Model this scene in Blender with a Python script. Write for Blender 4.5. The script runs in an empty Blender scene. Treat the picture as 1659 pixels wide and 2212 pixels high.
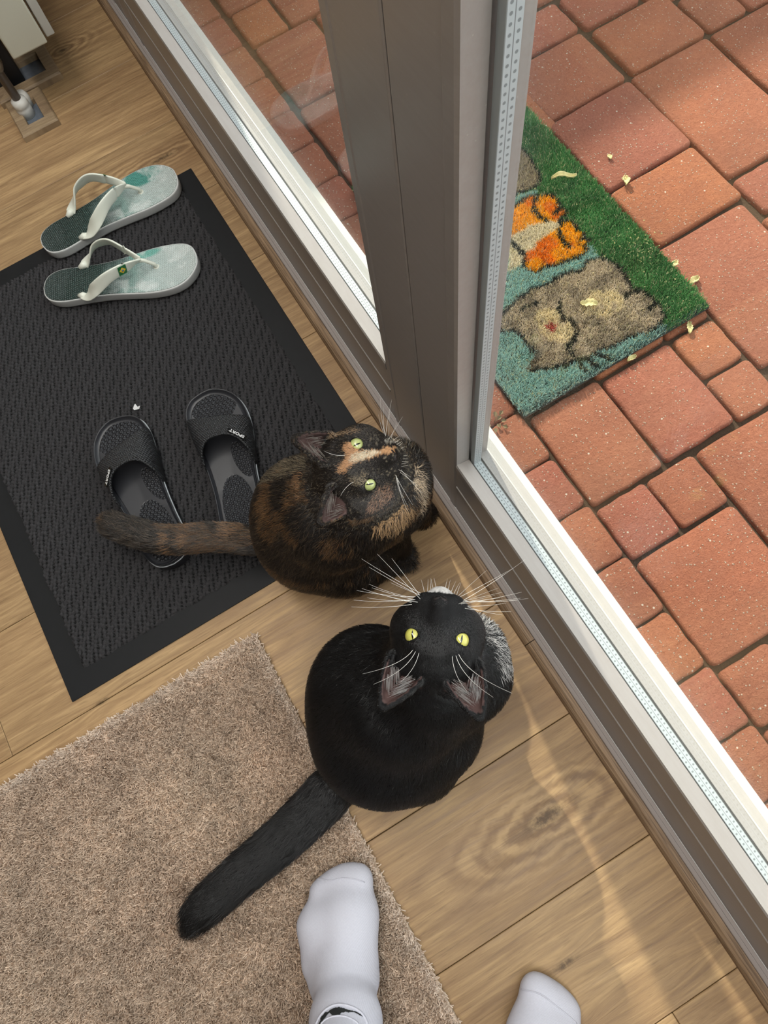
import bpy, bmesh, math, random
import numpy as np
from mathutils import Vector, Matrix
from mathutils.bvhtree import BVHTree

S = bpy.context.scene
COL = S.collection
rng = np.random.default_rng(7)
random.seed(7)

# ------------------------------------------------------------------ camera
H = 1.0                      # the lens is 1 m above the floor, above (0, 0)
FPX = 1484.7                 # focal length for the 1659 x 2212 frame
RC = np.array([[0.8557, -0.5082, -0.0974], [-0.5117, -0.8033, -0.3047], [0.0766, 0.3106, -0.9475]])
_u, _, _v = np.linalg.svd(RC); RC = _u @ _v
cam_d = bpy.data.cameras.new('camera'); cam = bpy.data.objects.new('camera', cam_d); COL.objects.link(cam)
cam_d.sensor_fit = 'VERTICAL'; cam_d.sensor_height = 24.0; cam_d.lens = 24.0 * FPX / 2212.0
cam_d.clip_start = 0.02
m = Matrix.Identity(4)
for i in range(3):
    m[i][0] = RC[0][i]; m[i][1] = -RC[1][i]; m[i][2] = -RC[2][i]
m.translation = (0, 0, H)
cam.matrix_world = m
S.camera = cam

# ------------------------------------------------------------------ light
SUN_DIR = Vector((-0.21, -1.46, -1.0))        # travelling direction
SUN_E = 8.0
SKY_E = 2.3
S.view_settings.view_transform = 'Standard'
S.view_settings.look = 'None'
S.view_settings.gamma = 1.0
S.view_settings.use_curve_mapping = False
S.view_settings.exposure = 0.0
S.cycles.transparent_max_bounces = 16
world = bpy.data.worlds.new('hazy_sky'); S.world = world; world.use_nodes = True
bg = world.node_tree.nodes['Background']
bg.inputs['Color'].default_value = (0.93, 0.97, 1.0, 1); bg.inputs['Strength'].default_value = SKY_E
sd = bpy.data.lights.new('sun', 'SUN'); sd.energy = SUN_E; sd.angle = math.radians(0.9); sd.color = (1.0, 0.92, 0.78)
so = bpy.data.objects.new('sun', sd); COL.objects.link(so)
so.rotation_euler = SUN_DIR.to_track_quat('-Z', 'Y').to_euler(); so.location = (1, 6, 5)
# added fill light: a long strip along the glass front, brightens the floor
ad = bpy.data.lights.new('fill_light', 'AREA'); ad.shape = 'RECTANGLE'; ad.size = .45; ad.size_y = 3.2
ad.energy = 56; ad.color = (1.0, 0.96, 0.90)
ao = bpy.data.objects.new('fill_light', ad); COL.objects.link(ao)
ao.location = (-.16, .1, 2.50)

# ------------------------------------------------------------------ helpers
def W(px, py, z=0.0):
    """the place at height z that the photograph shows at (px, py)"""
    d = RC.T @ np.array([px - 829.5, py - 1106.0, FPX])
    t = (z - H) / d[2]
    return np.array([d[0] * t, d[1] * t, z])

class NT:
    """tiny node builder"""
    def __init__(s, name):
        s.m = bpy.data.materials.new(name); s.m.use_nodes = True
        s.t = s.m.node_tree; s.n = s.t.nodes; s.b = s.n['Principled BSDF']; s.out = s.n['Material Output']
    def new(s, ty, **kw):
        n = s.n.new(ty)
        for k, v in kw.items(): setattr(n, k, v)
        return n
    def put(s, sock, v):
        if isinstance(v, (int, float, tuple, list)):
            if isinstance(v, (tuple, list)) and len(v) == 3 and sock.type == 'RGBA': v = (*v, 1)
            sock.default_value = v
        else: s.t.links.new(v, sock)
    def math(s, op, a, b=0.0, c=None):
        n = s.new('ShaderNodeMath', operation=op); s.put(n.inputs[0], a); s.put(n.inputs[1], b)
        if c is not None: s.put(n.inputs[2], c)
        return n.outputs[0]
    def vec(s, op, a, b=(0, 0, 0)):
        n = s.new('ShaderNodeVectorMath', operation=op); s.put(n.inputs[0], a)
        if op == 'SCALE': s.put(n.inputs[3], b)
        else: s.put(n.inputs[1], b)
        return n.outputs['Value'] if op in ('LENGTH', 'DOT_PRODUCT', 'DISTANCE') else n.outputs[0]
    def sep(s, v):
        n = s.new('ShaderNodeSeparateXYZ'); s.put(n.inputs[0], v); return n.outputs
    def comb(s, x=0.0, y=0.0, z=0.0):
        n = s.new('ShaderNodeCombineXYZ')
        for i, v in enumerate((x, y, z)): s.put(n.inputs[i], v)
        return n.outputs[0]
    def obj(s): return s.new('ShaderNodeTexCoord').outputs['Object']
    def pos(s): return s.new('ShaderNodeNewGeometry').outputs['Position']
    def noise(s, v, scale, detail=2.0, rough=0.5, dist=0.0, col=False):
        n = s.new('ShaderNodeTexNoise'); s.put(n.inputs['Vector'], v); s.put(n.inputs['Scale'], scale)
        n.inputs['Detail'].default_value = detail; n.inputs['Roughness'].default_value = rough
        n.inputs['Distortion'].default_value = dist
        return n.outputs['Color' if col else 'Fac']
    def vor(s, v, scale, feature='F1', out='Distance', rnd=1.0):
        n = s.new('ShaderNodeTexVoronoi', feature=feature); s.put(n.inputs['Vector'], v); s.put(n.inputs['Scale'], scale)
        n.inputs['Randomness'].default_value = rnd
        return n.outputs[out]
    def ramp(s, v, stops, mode='LINEAR'):
        n = s.new('ShaderNodeValToRGB'); s.put(n.inputs[0], v); e = n.color_ramp.elements; n.color_ramp.interpolation = mode
        while len(e) < len(stops): e.new(0.5)
        for el, (p, c) in zip(e, stops):
            el.position = p; el.color = (*c, 1) if not isinstance(c, (int, float)) else (c, c, c, 1)
        return n.outputs[0]
    def mix(s, f, a, b, mode='MIX'):
        n = s.new('ShaderNodeMix', data_type='RGBA', blend_type=mode)
        s.put(n.inputs[0], f); s.put(n.inputs[6], a); s.put(n.inputs[7], b); return n.outputs[2]
    def remap(s, v, a, b, c=0.0, d=1.0):
        n = s.new('ShaderNodeMapRange'); s.put(n.inputs[0], v)
        for i, q in enumerate((a, b, c, d)): n.inputs[i + 1].default_value = q
        return n.outputs[0]
    def bump(s, h, strength=0.3, dist=0.001):
        n = s.new('ShaderNodeBump'); s.put(n.inputs['Height'], h); n.inputs['Strength'].default_value = strength
        n.inputs['Distance'].default_value = dist; s.t.links.new(n.outputs[0], s.b.inputs['Normal'])
    def set(s, **kw):
        names = dict(color='Base Color', rough='Roughness', metal='Metallic', spec='Specular IOR Level', sheen='Sheen Weight',
                     coat='Coat Weight', sss='Subsurface Weight')
        for k, v in kw.items(): s.put(s.b.inputs[names[k]], v)
        return s

def simple(name, color, rough=0.5, spec=0.5, metal=0.0, bump=None, var=0.0, vscale=20):
    t = NT(name); c = color
    if var:
        f = t.noise(t.pos(), vscale, 4, .6)
        c = t.mix(f, tuple(x * (1 - var) for x in color), tuple(min(1, x * (1 + var)) for x in color))
    t.set(color=c, rough=rough, spec=spec, metal=metal)
    if bump: t.bump(t.noise(t.pos(), bump[0], 3, .6), bump[1], bump[2])
    return t.m

def link(name, me, mat=None, parent=None, loc=None):
    o = bpy.data.objects.new(name, me); COL.objects.link(o)
    if mat is not None and hasattr(me, 'materials'):
        for q in (mat if isinstance(mat, list) else [mat]): me.materials.append(q)
    if parent is not None: o.parent = parent
    if loc is not None: o.location = loc
    return o

def mesh(name, verts, faces, mat=None, parent=None, smooth=False, loc=None):
    me = bpy.data.meshes.new(name); me.from_pydata([tuple(map(float, v)) for v in verts], [], faces); me.update()
    if smooth: me.polygons.foreach_set('use_smooth', [True] * len(me.polygons))
    return link(name, me, mat, parent, loc)

def fix_normals(o):
    bm = bmesh.new(); bm.from_mesh(o.data); bmesh.ops.recalc_face_normals(bm, faces=bm.faces); bm.to_mesh(o.data); bm.free(); return o

def empty(name, loc=(0, 0, 0), rotz=0.0):
    o = bpy.data.objects.new(name, None); COL.objects.link(o); o.location = loc; o.rotation_euler = (0, 0, rotz)
    o.empty_display_size = .05; return o

def tag(o, label=None, cat=None, group=None, kind=None):
    for k, v in (('label', label), ('category', cat), ('group', group), ('kind', kind)):
        if v: o[k] = v
    return o

def box(name, lo, hi, mat, parent=None, bevel=0.0, seg=2):
    bm = bmesh.new(); bmesh.ops.create_cube(bm, size=1)
    for v in bm.verts:
        v.co = Vector([lo[i] + (v.co[i] + .5) * (hi[i] - lo[i]) for i in range(3)])
    if bevel: bmesh.ops.bevel(bm, geom=bm.edges[:], offset=bevel, segments=seg, profile=.5, affect='EDGES')
    me = bpy.data.meshes.new(name); bm.to_mesh(me); bm.free()
    return link(name, me, mat, parent)

def extrude_profile(name, prof, y0, y1, mat, parent=None, axis='Y', closed=True, smooth=False):
    """prof: list of (x, z); swept along Y from y0 to y1"""
    n = len(prof); v = []
    for y in (y0, y1):
        for a, b in prof: v.append((a, y, b) if axis == 'Y' else (y, a, b))
    f = [(i, (i + 1) % n, n + (i + 1) % n, n + i) for i in range(n if closed else n - 1)]
    if closed: f += [tuple(range(n))[::-1], tuple(range(n, 2 * n))]
    return fix_normals(mesh(name, v, f, mat, parent, smooth))

def tube(name, pts, r, mat, parent=None, seg=10, caps=True):
    pts = [Vector(p) for p in pts]; n = len(pts); rr = r if hasattr(r, '__len__') else [r] * n
    v = []; prev = None
    for i, p in enumerate(pts):
        t = (pts[min(i + 1, n - 1)] - pts[max(i - 1, 0)]).normalized()
        a = prev if prev is not None else t.orthogonal().normalized()
        a = (a - t * a.dot(t)).normalized(); prev = a; b = t.cross(a)
        for k in range(seg):
            q = 2 * math.pi * k / seg; v.append(p + (a * math.cos(q) + b * math.sin(q)) * rr[i])
    f = [(i * seg + k, i * seg + (k + 1) % seg, (i + 1) * seg + (k + 1) % seg, (i + 1) * seg + k) for i in range(n - 1) for k in range(seg)]
    if caps: f += [tuple(range(seg))[::-1], tuple((n - 1) * seg + k for k in range(seg))]
    return fix_normals(mesh(name, v, f, mat, parent, True))

def catmull(pts, per=8):
    P = [np.array(p, float) for p in pts]; P = [2 * P[0] - P[1]] + P + [2 * P[-1] - P[-2]]; out = []
    for i in range(1, len(P) - 2):
        for k in range(per):
            t = k / per; a, b, c, d = P[i - 1:i + 3]
            out.append(.5 * ((2 * b) + (-a + c) * t + (2 * a - 5 * b + 4 * c - d) * t * t + (-a + 3 * b - 3 * c + d) * t ** 3))
    out.append(P[-2]); return out

def in_poly(x, y, poly):
    x = np.asarray(x); y = np.asarray(y); r = np.zeros(x.shape, bool); n = len(poly)
    for i in range(n):
        x0, y0 = poly[i]; x1, y1 = poly[(i + 1) % n]
        if y0 == y1: continue
        c = ((y0 > y) != (y1 > y)) & (x < (x1 - x0) * (y - y0) / (y1 - y0) + x0)
        r ^= c
    return r

def vnoise(p, scale, seed=0):
    """smooth value noise in numpy, 0..1"""
    q = np.asarray(p, float) * scale + 31.7 * (seed + 1)
    i = np.floor(q).astype(np.int64); f = q - i; f = f * f * (3 - 2 * f); out = 0
    dims = q.shape[1]
    for c in range(2 ** dims):
        w = 1.0; h = np.full(len(q), seed * 7919 + 17, np.int64)
        for d in range(dims):
            b = (c >> d) & 1; w = w * (f[:, d] if b else 1 - f[:, d]); h = h * 73856093 ^ ((i[:, d] + b) * [19349663, 83492791, 2654435761][d])
        h = (h ^ (h >> 13)) * 1274126177; h = (h ^ (h >> 16)) & 0xFFFF
        out = out + w * h / 65535.0
    return out

def hair(name, P, R, C, mat, parent=None):
    """P (n, k, 3) strand points, R (n, k) radii, C (n, 3) colours"""
    n, k, _ = P.shape
    hc = bpy.data.hair_curves.new(name); hc.add_curves([k] * n)
    hc.attributes['position'].data.foreach_set('vector', P.reshape(-1).astype(np.float32))
    ra = hc.attributes.get('radius') or hc.attributes.new('radius', 'FLOAT', 'POINT')
    ra.data.foreach_set('value', R.reshape(-1).astype(np.float32))
    ca = hc.attributes.new('tint', 'FLOAT_COLOR', 'CURVE')
    cc = np.ones((n, 4), np.float32); cc[:, :3] = C; ca.data.foreach_set('color', cc.reshape(-1))
    hc.materials.append(mat)
    o = bpy.data.objects.new(name, hc); COL.objects.link(o)
    if parent is not None: o.parent = parent
    return o

def hair_mat(name, rough=0.6, spec=0.3, tint=(1, 1, 1), sheen=0.0):
    t = NT(name); a = t.new('ShaderNodeAttribute', attribute_name='tint')
    t.set(color=t.mix(1.0, a.outputs['Color'], tint, 'MULTIPLY'), rough=rough, spec=spec, sheen=sheen); return t.m

# ------------------------------------------------------------------ materials
def make_wood(name, light, dark, knots=(), scale=1.0, gap=False):
    t = NT(name); p = t.pos(); oi = t.new('ShaderNodeObjectInfo').outputs['Random']
    x, y, z = t.sep(p)
    yy = y
    kn = None
    for (kx, ky, sx, sy, amp) in knots:
        dx = t.math('DIVIDE', t.math('SUBTRACT', x, kx), sx); dy = t.math('DIVIDE', t.math('SUBTRACT', y, ky), sy)
        r2 = t.math('ADD', t.math('MULTIPLY', dx, dx), t.math('MULTIPLY', dy, dy))
        g = t.math('EXPONENT', t.math('MULTIPLY', r2, -1.0))
        yy = t.math('ADD', yy, t.math('MULTIPLY', t.math('MULTIPLY', g, dy), amp))
        g2 = t.math('EXPONENT', t.math('MULTIPLY', r2, -9.0)); kn = g2 if kn is None else t.math('MAXIMUM', kn, g2)
    off = t.math('MULTIPLY', oi, 37.0)
    ringsum = None
    for (kx, ky, sx, sy, amp) in knots[:1] + knots[3:5]:
        dx = t.math('DIVIDE', t.math('SUBTRACT', x, kx), sx); dy = t.math('DIVIDE', t.math('SUBTRACT', y, ky), sy)
        rr_ = t.math('SQRT', t.math('ADD', t.math('MULTIPLY', dx, dx), t.math('MULTIPLY', dy, dy)))
        rr_ = t.math('ADD', rr_, t.math('MULTIPLY', t.noise(p, 26, 3, .6), .9))
        w_ = t.math('MULTIPLY', t.math('SINE', t.math('MULTIPLY', rr_, 11.0)), t.remap(rr_, .9, 3.0, .16, 0))
        ringsum = w_ if ringsum is None else t.math('ADD', ringsum, w_)
    v = t.comb(t.math('ADD', t.math('MULTIPLY', x, 2.2 * scale), off), t.math('MULTIPLY', yy, 19.0 * scale), z)
    g1 = t.noise(v, 1.6, 5, .62, 1.5)
    v2 = t.comb(t.math('MULTIPLY', x, 9.0 * scale), t.math('MULTIPLY', yy, 210.0 * scale), off)
    g2 = t.noise(v2, 1.0, 3, .6, .6)
    v3 = t.comb(t.math('MULTIPLY', x, 40.0 * scale), t.math('MULTIPLY', yy, 520.0 * scale), off)
    g3 = t.noise(v3, 1.0, 2, .5)
    big = t.noise(t.comb(t.math('ADD', x, off), t.math('MULTIPLY', yy, 2.5), 0.0), 2.3, 3, .6, .5)
    f = t.math('ADD', t.math('MULTIPLY', g1, .55), t.math('MULTIPLY', g2, .45))
    if ringsum is not None: f = t.math('ADD', f, ringsum)
    col = t.ramp(f, [(.34, dark), (.50, tuple(.45 * a + .55 * b for a, b in zip(light, dark))), (.64, light)])
    col = t.mix(t.remap(big, .35, .7, 0, .45), col, tuple(c * k for c, k in zip(dark, (1.05, .95, .95))), 'MIX')
    col = t.mix(t.remap(g3, .25, .42, .35, 0), col, tuple(c * .55 for c in dark))
    tone = t.remap(oi, 0, 1, .88, 1.1)
    col = t.mix(1.0, col, t.comb(tone, tone, tone), 'MULTIPLY')
    if kn is not None:
        rag = t.math('MULTIPLY', kn, t.remap(t.noise(p, 160, 4, .7), .35, .65, .3, 1.3))
        col = t.mix(t.math('MINIMUM', rag, .85), col, tuple(c * .35 for c in dark))
    t.set(color=col, rough=t.remap(g2, .3, .7, .42, .58), spec=.35)
    t.bump(t.math('ADD', g2, t.math('MULTIPLY', g3, .6)), .35, .0006)
    return t.m

M_floor = make_wood('oak_laminate', (.51, .345, .172), (.225, .137, .068),
                    knots=[(.045, -.150, .085, .026, .036), (-.03, -.30, .05, .012, .018), (.155, -.37, .05, .012, .02),
                           (.03, 1.56, .04, .016, .02), (.085, 1.17, .09, .016, .016), (-.42, .30, .03, .010, .012),
                           (.115, .06, .03, .018, .02), (-.055, -.37, .04, .014, .02)])
M_trimwood = make_wood('oak_trim', (.44, .33, .20), (.20, .135, .08), scale=1.6)
t = NT('oak_trim_long'); p = t.pos(); x, y, z = t.sep(p)
g = t.noise(t.comb(t.math('MULTIPLY', x, 500.0), t.math('MULTIPLY', y, 14.0), t.math('MULTIPLY', z, 420.0)), 1.0, 4, .6, .4)
t.set(color=t.ramp(g, [(.3, (.10, .062, .036)), (.55, (.26, .175, .105)), (.75, (.36, .25, .15))]), rough=.55, spec=.3)
t.bump(g, .4, .0006); M_trim = t.m

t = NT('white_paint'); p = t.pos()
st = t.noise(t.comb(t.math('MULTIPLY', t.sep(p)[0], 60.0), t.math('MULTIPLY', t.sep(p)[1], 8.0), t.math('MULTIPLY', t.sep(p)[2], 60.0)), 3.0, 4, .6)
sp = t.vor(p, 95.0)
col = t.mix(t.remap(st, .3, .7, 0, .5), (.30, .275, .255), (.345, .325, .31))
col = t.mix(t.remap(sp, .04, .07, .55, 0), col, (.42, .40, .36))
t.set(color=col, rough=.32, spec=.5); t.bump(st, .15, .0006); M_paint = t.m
t = NT('threshold_paint')
t.set(color=(.32, .285, .27), rough=.4, spec=.45); M_thresh = t.m
M_gasket = simple('rubber_gasket', (.03, .03, .03), .6)
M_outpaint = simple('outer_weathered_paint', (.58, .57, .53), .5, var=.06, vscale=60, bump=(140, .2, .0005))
t = NT('spacer_bar'); x, y, z = t.sep(t.obj())      # perforated aluminium spacer
u = t.math('SUBTRACT', t.math('FRACT', t.math('MULTIPLY', y, 1 / .0054)), .5)
w = t.math('SUBTRACT', t.math('ABSOLUTE', x), .0026)
dot = t.math('SQRT', t.math('ADD', t.math('POWER', t.math('MULTIPLY', u, .0054), 2.0), t.math('POWER', w, 2.0)))
mid = t.math('ABSOLUTE', x)
c = t.mix(t.remap(dot, .0009, .0012, 1, 0), (.46, .51, .53), (.20, .23, .24))
c = t.mix(t.remap(mid, .0002, .0004, 1, 0), c, (.18, .2, .21))
t.set(color=c, rough=.45, metal=.1); M_spacer = t.m
t = NT('glass_pane'); geo = t.new('ShaderNodeNewGeometry')
c = t.math('ABSOLUTE', t.vec('DOT_PRODUCT', geo.outputs['Incoming'], geo.outputs['True Normal']))
fr = t.math('ADD', .035, t.math('MULTIPLY', t.math('POWER', t.math('SUBTRACT', 1.0, c), 5.0), .27))
tr = t.new('ShaderNodeBsdfTransparent'); tr.inputs[0].default_value = (.975, .985, .98, 1)
gl = t.new('ShaderNodeBsdfGlossy'); gl.inputs['Roughness'].default_value = 0.0
ms = t.new('ShaderNodeMixShader'); t.put(ms.inputs[0], fr); t.t.links.new(tr.outputs[0], ms.inputs[1]); t.t.links.new(gl.outputs[0], ms.inputs[2])
t.t.links.new(ms.outputs[0], t.out.inputs[0]); M_glass = t.m

# ------------------------------------------------------------------ setting: floor of planks
fl = empty('floor'); tag(fl, 'oak laminate floor of long planks running towards the glass door', 'floor', kind='structure')
ylines = [2.28, 2.07, 1.86, 1.652, 1.444, 1.245, 1.052, .86, .667, .48, .299, .12, -.058, -.233, -.403, -.575, -.75, -.93, -1.11, -1.29]
ends = {1: [-.35], 2: [-.9], 3: [-.62], 4: [-.2 - .8], 5: [-.75], 6: [-.4], 7: [-.95], 8: [-.7], 9: [-.566], 10: [-.9],
        11: [-.3], 12: [-.85], 13: [-.45], 14: [.052], 15: [-.6]}
g_ = .00045
for i in range(len(ylines) - 1):
    y1, y0 = ylines[i], ylines[i + 1]
    cuts = [.158] + ends.get(i, [-.5]) + [-1.5]
    for a, b in zip(cuts[:-1], cuts[1:]):
        box('plank', (b + g_ * .7, y0 + g_, -.009), (a - g_ * .7, y1 - g_, 0), M_floor, fl, .0008, 1)
box('subfloor', (-1.5, -1.3, -.06), (.158, 2.28, -.0095), simple('dark_joint', (.055, .036, .022), .8), fl)

# wood quarter trim along the threshold, in two lengths with a mitred joint
tr_ = tag(empty('trim_1'), 'narrow oak floor trim along the foot of the glass door', 'trim', kind='structure')
prof = [(.1475, 0), (.1475, .012), (.1495, .0175), (.154, .0205), (.1610, .0215), (.1610, 0)]
for a, b in ((2.2, .0485), (.0475, -1.3)):
    extrude_profile('trim_strip', prof, b, a, M_trim, tr_)
th = tag(empty('trim_2'), 'pale stepped threshold strip between oak trim and door leaves', 'threshold', kind='structure')
extrude_profile('threshold_step', [(.1612, -.06), (.1612, .0265), (.1618, .0275), (.1655, .0295), (.1655, .0285), (.1661, .0285), (.1661, .031), (.1699, .033), (.1704, .0325), (.1704, -.06)], -1.3, 2.2, M_thresh, th)
extrude_profile('threshold_base', [(.1706, -.08), (.1706, .006), (.300, -.02), (.300, -.08)], -1.3, 2.2, M_outpaint, th)

# ------------------------------------------------------------------ the two glazed door leaves
X0 = .172
def leaf(name, ya, yb, label, zt=2.15):
    """leaf between y = ya (near) and yb (far); stiles at both ends, bottom and top rails"""
    root = tag(empty(name, (X0, ya, 0)), label, 'door', kind='structure')
    inv = lambda o: (setattr(o, 'location', (-X0, -ya, 0)), o)[1]
    s0, s1 = (ya, ya + .0915), (yb - .0797, yb)
    if name == 'door_1': s0, s1 = (ya, ya + .085), (yb - .0797, yb)
    else: s0, s1 = (ya, ya + .0926), (yb - .085, yb)
    ry0, ry1 = s0[1], s1[0]
    # rails, inner side towards -X
    lower = [(X0, .030), (X0 + .0012, .1175), (X0 - .0006, .1190), (X0 - .0006, .1225), (X0 + .0006, .124), (X0 + .0006, .181),
             (X0 - .0008, .183), (X0 - .0008, .1965), (X0 + .0006, .200), (X0 + .0188, .1945), (X0 + .0188, .184), (.2055, .184), (.2055, .1925), (.2175, .1900), (.2185, .1880), (.2185, .030)]
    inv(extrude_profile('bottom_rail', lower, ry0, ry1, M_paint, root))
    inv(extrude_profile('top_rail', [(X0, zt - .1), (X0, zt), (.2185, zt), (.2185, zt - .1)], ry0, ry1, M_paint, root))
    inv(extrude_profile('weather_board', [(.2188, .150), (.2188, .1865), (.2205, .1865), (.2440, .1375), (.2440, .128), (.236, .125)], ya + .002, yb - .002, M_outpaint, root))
    for (a, b), glass_side in ((s0, 1), (s1, -1)):
        e = b if glass_side == 1 else a                   # the edge that meets the glass
        o = a if glass_side == 1 else b
        d = -glass_side
        pr = [(X0 + .001, o), (X0 + .0002, o + .0015 * -d), (X0, o + .003 * -d), (X0, e + d * .0165), (X0 - .0009, e + d * .0145), (X0 - .0009, e + d * .0035), (X0 + .0006, e + d * .0000),
              (X0 + .0185, e + d * .0005), (X0 + .0185, e + d * .010), (.2088, e + d * .010), (.2088, e), (.2172, e), (.2185, e + d * .0015), (.2185, o)]
        v = [(px, py, zz) for zz in (.030, zt) for px, py in pr]; n = len(pr)
        f = [(i, (i + 1) % n, n + (i + 1) % n, n + i) for i in range(n)] + [tuple(range(n))[::-1], tuple(range(n, 2 * n))]
        inv(fix_normals(mesh('stile', v, f, M_paint, root)))
        # vertical spacer and sealant between the panes
        sx = box('spacer_bar', (-.0052, 0, -.004), (.0052, 1.9, .004), M_spacer, root, .0004, 1)
        sx.rotation_euler = (math.pi / 2, 0, 0)
        sx.location = (.1983 - X0, e - d * .004 - ya, .19)
        inv(box('sealant', (.2036, min(e, e - d * .005), .186), (.2056, max(e, e - d * .005), zt - .09), M_gasket, root))
    sb = box('spacer_bar', (-.0052, 0, -.003), (.0052, ry1 - ry0, .003), M_spacer, root, .0004, 1)
    sb.location = (.1983 - X0, ry0 - ya, .1875)
    inv(box('sealant', (.2036, ry0, .181), (.2052, ry1, .1868), simple('grey_sealant', (.20, .23, .235), .5), root))
    inv(box('gasket', (.1898, ry0, .190), (.1910, ry1, .1935), M_gasket, root))
    for x0 in (.1912, .2052 - .0002):
        inv(box('glass_pane', (x0, ry0 - .004, .1845), (x0 + .0026, ry1 + .004, zt - .09), M_glass, root))
    return root
YG = .3464
leaf('door_1', -1.0, YG - .0007, 'right leaf of the glazed door, its bottom rail running to the right edge')
leaf('door_2', YG + .0007, 1.50, 'left leaf of the glazed door, farther away behind the shoe mat')
# frame above and beside the leaves
fr_ = tag(empty('trim_3'), 'white door frame and jamb at the far end of the leaves', 'frame', kind='structure')
box('jamb', (.172, 1.505, .03), (.235, 1.60, 2.2), M_paint, fr_, .002)
box('jamb', (.172, -1.09, .03), (.235, -1.005, 2.2), M_paint, fr_, .002)
box('lintel', (.172, -1.09, 2.152), (.235, 1.60, 2.22), M_paint, fr_, .002)

# room shell out of view
M_wall = simple('warm_plaster', (.30, .27, .24), .85, bump=(60, .2, .001))
for nm, lo, hi in (('wall_left', (-3.5, 2.35, -.06), (.30, 2.5, 2.55)), ('wall_back', (-3.6, -3.3, -.06), (-3.5, 2.5, 2.55)),
                   ('wall_near', (-3.5, -3.4, -.06), (.30, -3.3, 2.55)), ('wall_window_far', (.16, 1.605, -.12), (.30, 2.35, 2.55)),
                   ('wall_window_near', (.16, -3.3, -.12), (.30, -1.095, 2.55)), ('wall_window_top', (.16, -1.09, 2.225), (.30, 1.6, 2.55)),
                   ('ceiling', (-3.6, -3.4, 2.55), (.35, 2.5, 2.65))):
    tag(box(nm, lo, hi, M_wall), kind='structure')
tag(box('floor_beyond', (-3.5, -3.3, -.06), (-1.502, 2.35, 0), M_floor), kind='structure').name = 'floor_extension'
tag(box('floor_near', (-1.5, -3.3, -.06), (.158, -1.302, 0), M_floor), kind='structure').name = 'floor_extension'

# ------------------------------------------------------------------ patio of clay pavers
ZB = -.11
t = NT('clay_paver'); p = t.pos(); oi = t.new('ShaderNodeObjectInfo').outputs['Random']
base = t.ramp(oi, [(0, (.42, .150, .085)), (.35, (.47, .190, .108)), (.65, (.45, .158, .106)), (1, (.54, .205, .090))])
n1 = t.noise(p, 9, 4, .6); n2 = t.noise(p, 160, 3, .6); n3 = t.noise(p, 420, 4, .75)
c = t.mix(t.remap(n1, .3, .7, 0, .55), base, (.29, .12, .08), 'MIX')
c = t.mix(t.remap(n2, .35, .65, .25, 0), c, (.20, .07, .045))
c = t.mix(t.remap(n2, .62, .80, 0, .3), c, (.48, .25, .16))
c = t.mix(t.remap(n3, .32, .50, .55, 0), c, (.22, .06, .032))
c = t.mix(t.remap(n3, .60, .74, 0, .35), c, (.62, .33, .21))
sv = t.vor(p, 165); sc = t.vor(p, 165, out='Color')
pick = t.sep(sc)[0]
spk = t.math('MULTIPLY', t.remap(sv, .16, .26, 1, 0), t.math('GREATER_THAN', pick, .45))
c = t.mix(t.math('MULTIPLY', spk, .8), c, (.62, .50, .38))
spk2 = t.math('MULTIPLY', t.remap(t.vor(p, 75), .10, .15, 1, 0), t.math('GREATER_THAN', t.sep(t.vor(p, 75, out='Color'))[1], .86))
c = t.mix(spk2, c, (.68, .58, .47))
t.set(color=c, rough=.9, spec=.2)
t.bump(t.math('ADD', t.math('MULTIPLY', n2, .8), t.math('ADD', t.math('MULTIPLY', n3, .7), t.math('MULTIPLY', spk, .5))), 1.0, .0065)
M_brick = t.m

patio = tag(empty('patio', (0, 0, ZB)), 'red clay paver terrace outside the glass door', 'patio', kind='structure')
def paver(x0, x1, y0, y1, par=None):
    x0 += random.uniform(-.001, .001) + .0012; x1 -= .0012 + random.uniform(-.001, .001); y0 += .0014; y1 -= .0014 + random.uniform(0, .0012)
    w, h = x1 - x0, y1 - y0; cx, cy = (x0 + x1) / 2, (y0 + y1) / 2
    r = min(.0095, w * .2, h * .2) * random.uniform(.75, 1.15); out = []
    for qx, qy, a0 in ((1, 1, 0), (-1, 1, 90), (-1, -1, 180), (1, -1, 270)):
        for k in range(4):
            a = math.radians(a0 + k * 30)
            out.append((qx * (w / 2 - r) + r * math.cos(a), qy * (h / 2 - r) + r * math.sin(a)))
        # points along the straight side with a little chipping
        nx, ny = (-1, 1) if a0 == 0 else (-1, -1) if a0 == 90 else (1, -1) if a0 == 180 else (1, 1)
        q1 = out[-1]
        q2 = {0: (-(w / 2 - r), h / 2), 90: (-w / 2, -(h / 2 - r)), 180: ((w / 2 - r), -h / 2), 270: (w / 2, h / 2 - r)}[a0]
        for f_ in (.25, .5, .75):
            mx, my = q1[0] * (1 - f_) + q2[0] * f_, q1[1] * (1 - f_) + q2[1] * f_
            d = random.uniform(-.0014, .0012)
            out.append((mx + (d if a0 in (90, 270) else 0), my + (d if a0 in (0, 180) else 0)))
    n = len(out); v = []
    tz = random.uniform(-.0012, .0012)
    for ins, z in ((0, -.05), (0, -.0055), (.0016, -.0018), (.0048, 0)):
        sx, sy = (w / 2 - ins) / (w / 2), (h / 2 - ins) / (h / 2)
        for a, b in out: v.append((a * sx, b * sy, z + tz))
    f = [(k * n + i, k * n + (i + 1) % n, (k + 1) * n + (i + 1) % n, (k + 1) * n + i) for k in range(3) for i in range(n)] + [tuple(range(3 * n, 4 * n))]
    o = mesh('paver', v, f, M_brick, patio, False, (cx, cy, 0))
    o.data.polygons.foreach_set('use_smooth', [True] * len(o.data.polygons))
    o.rotation_euler = (random.uniform(-.004, .004), random.uniform(-.004, .004), random.uniform(-.012, .012))
known = []
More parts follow.
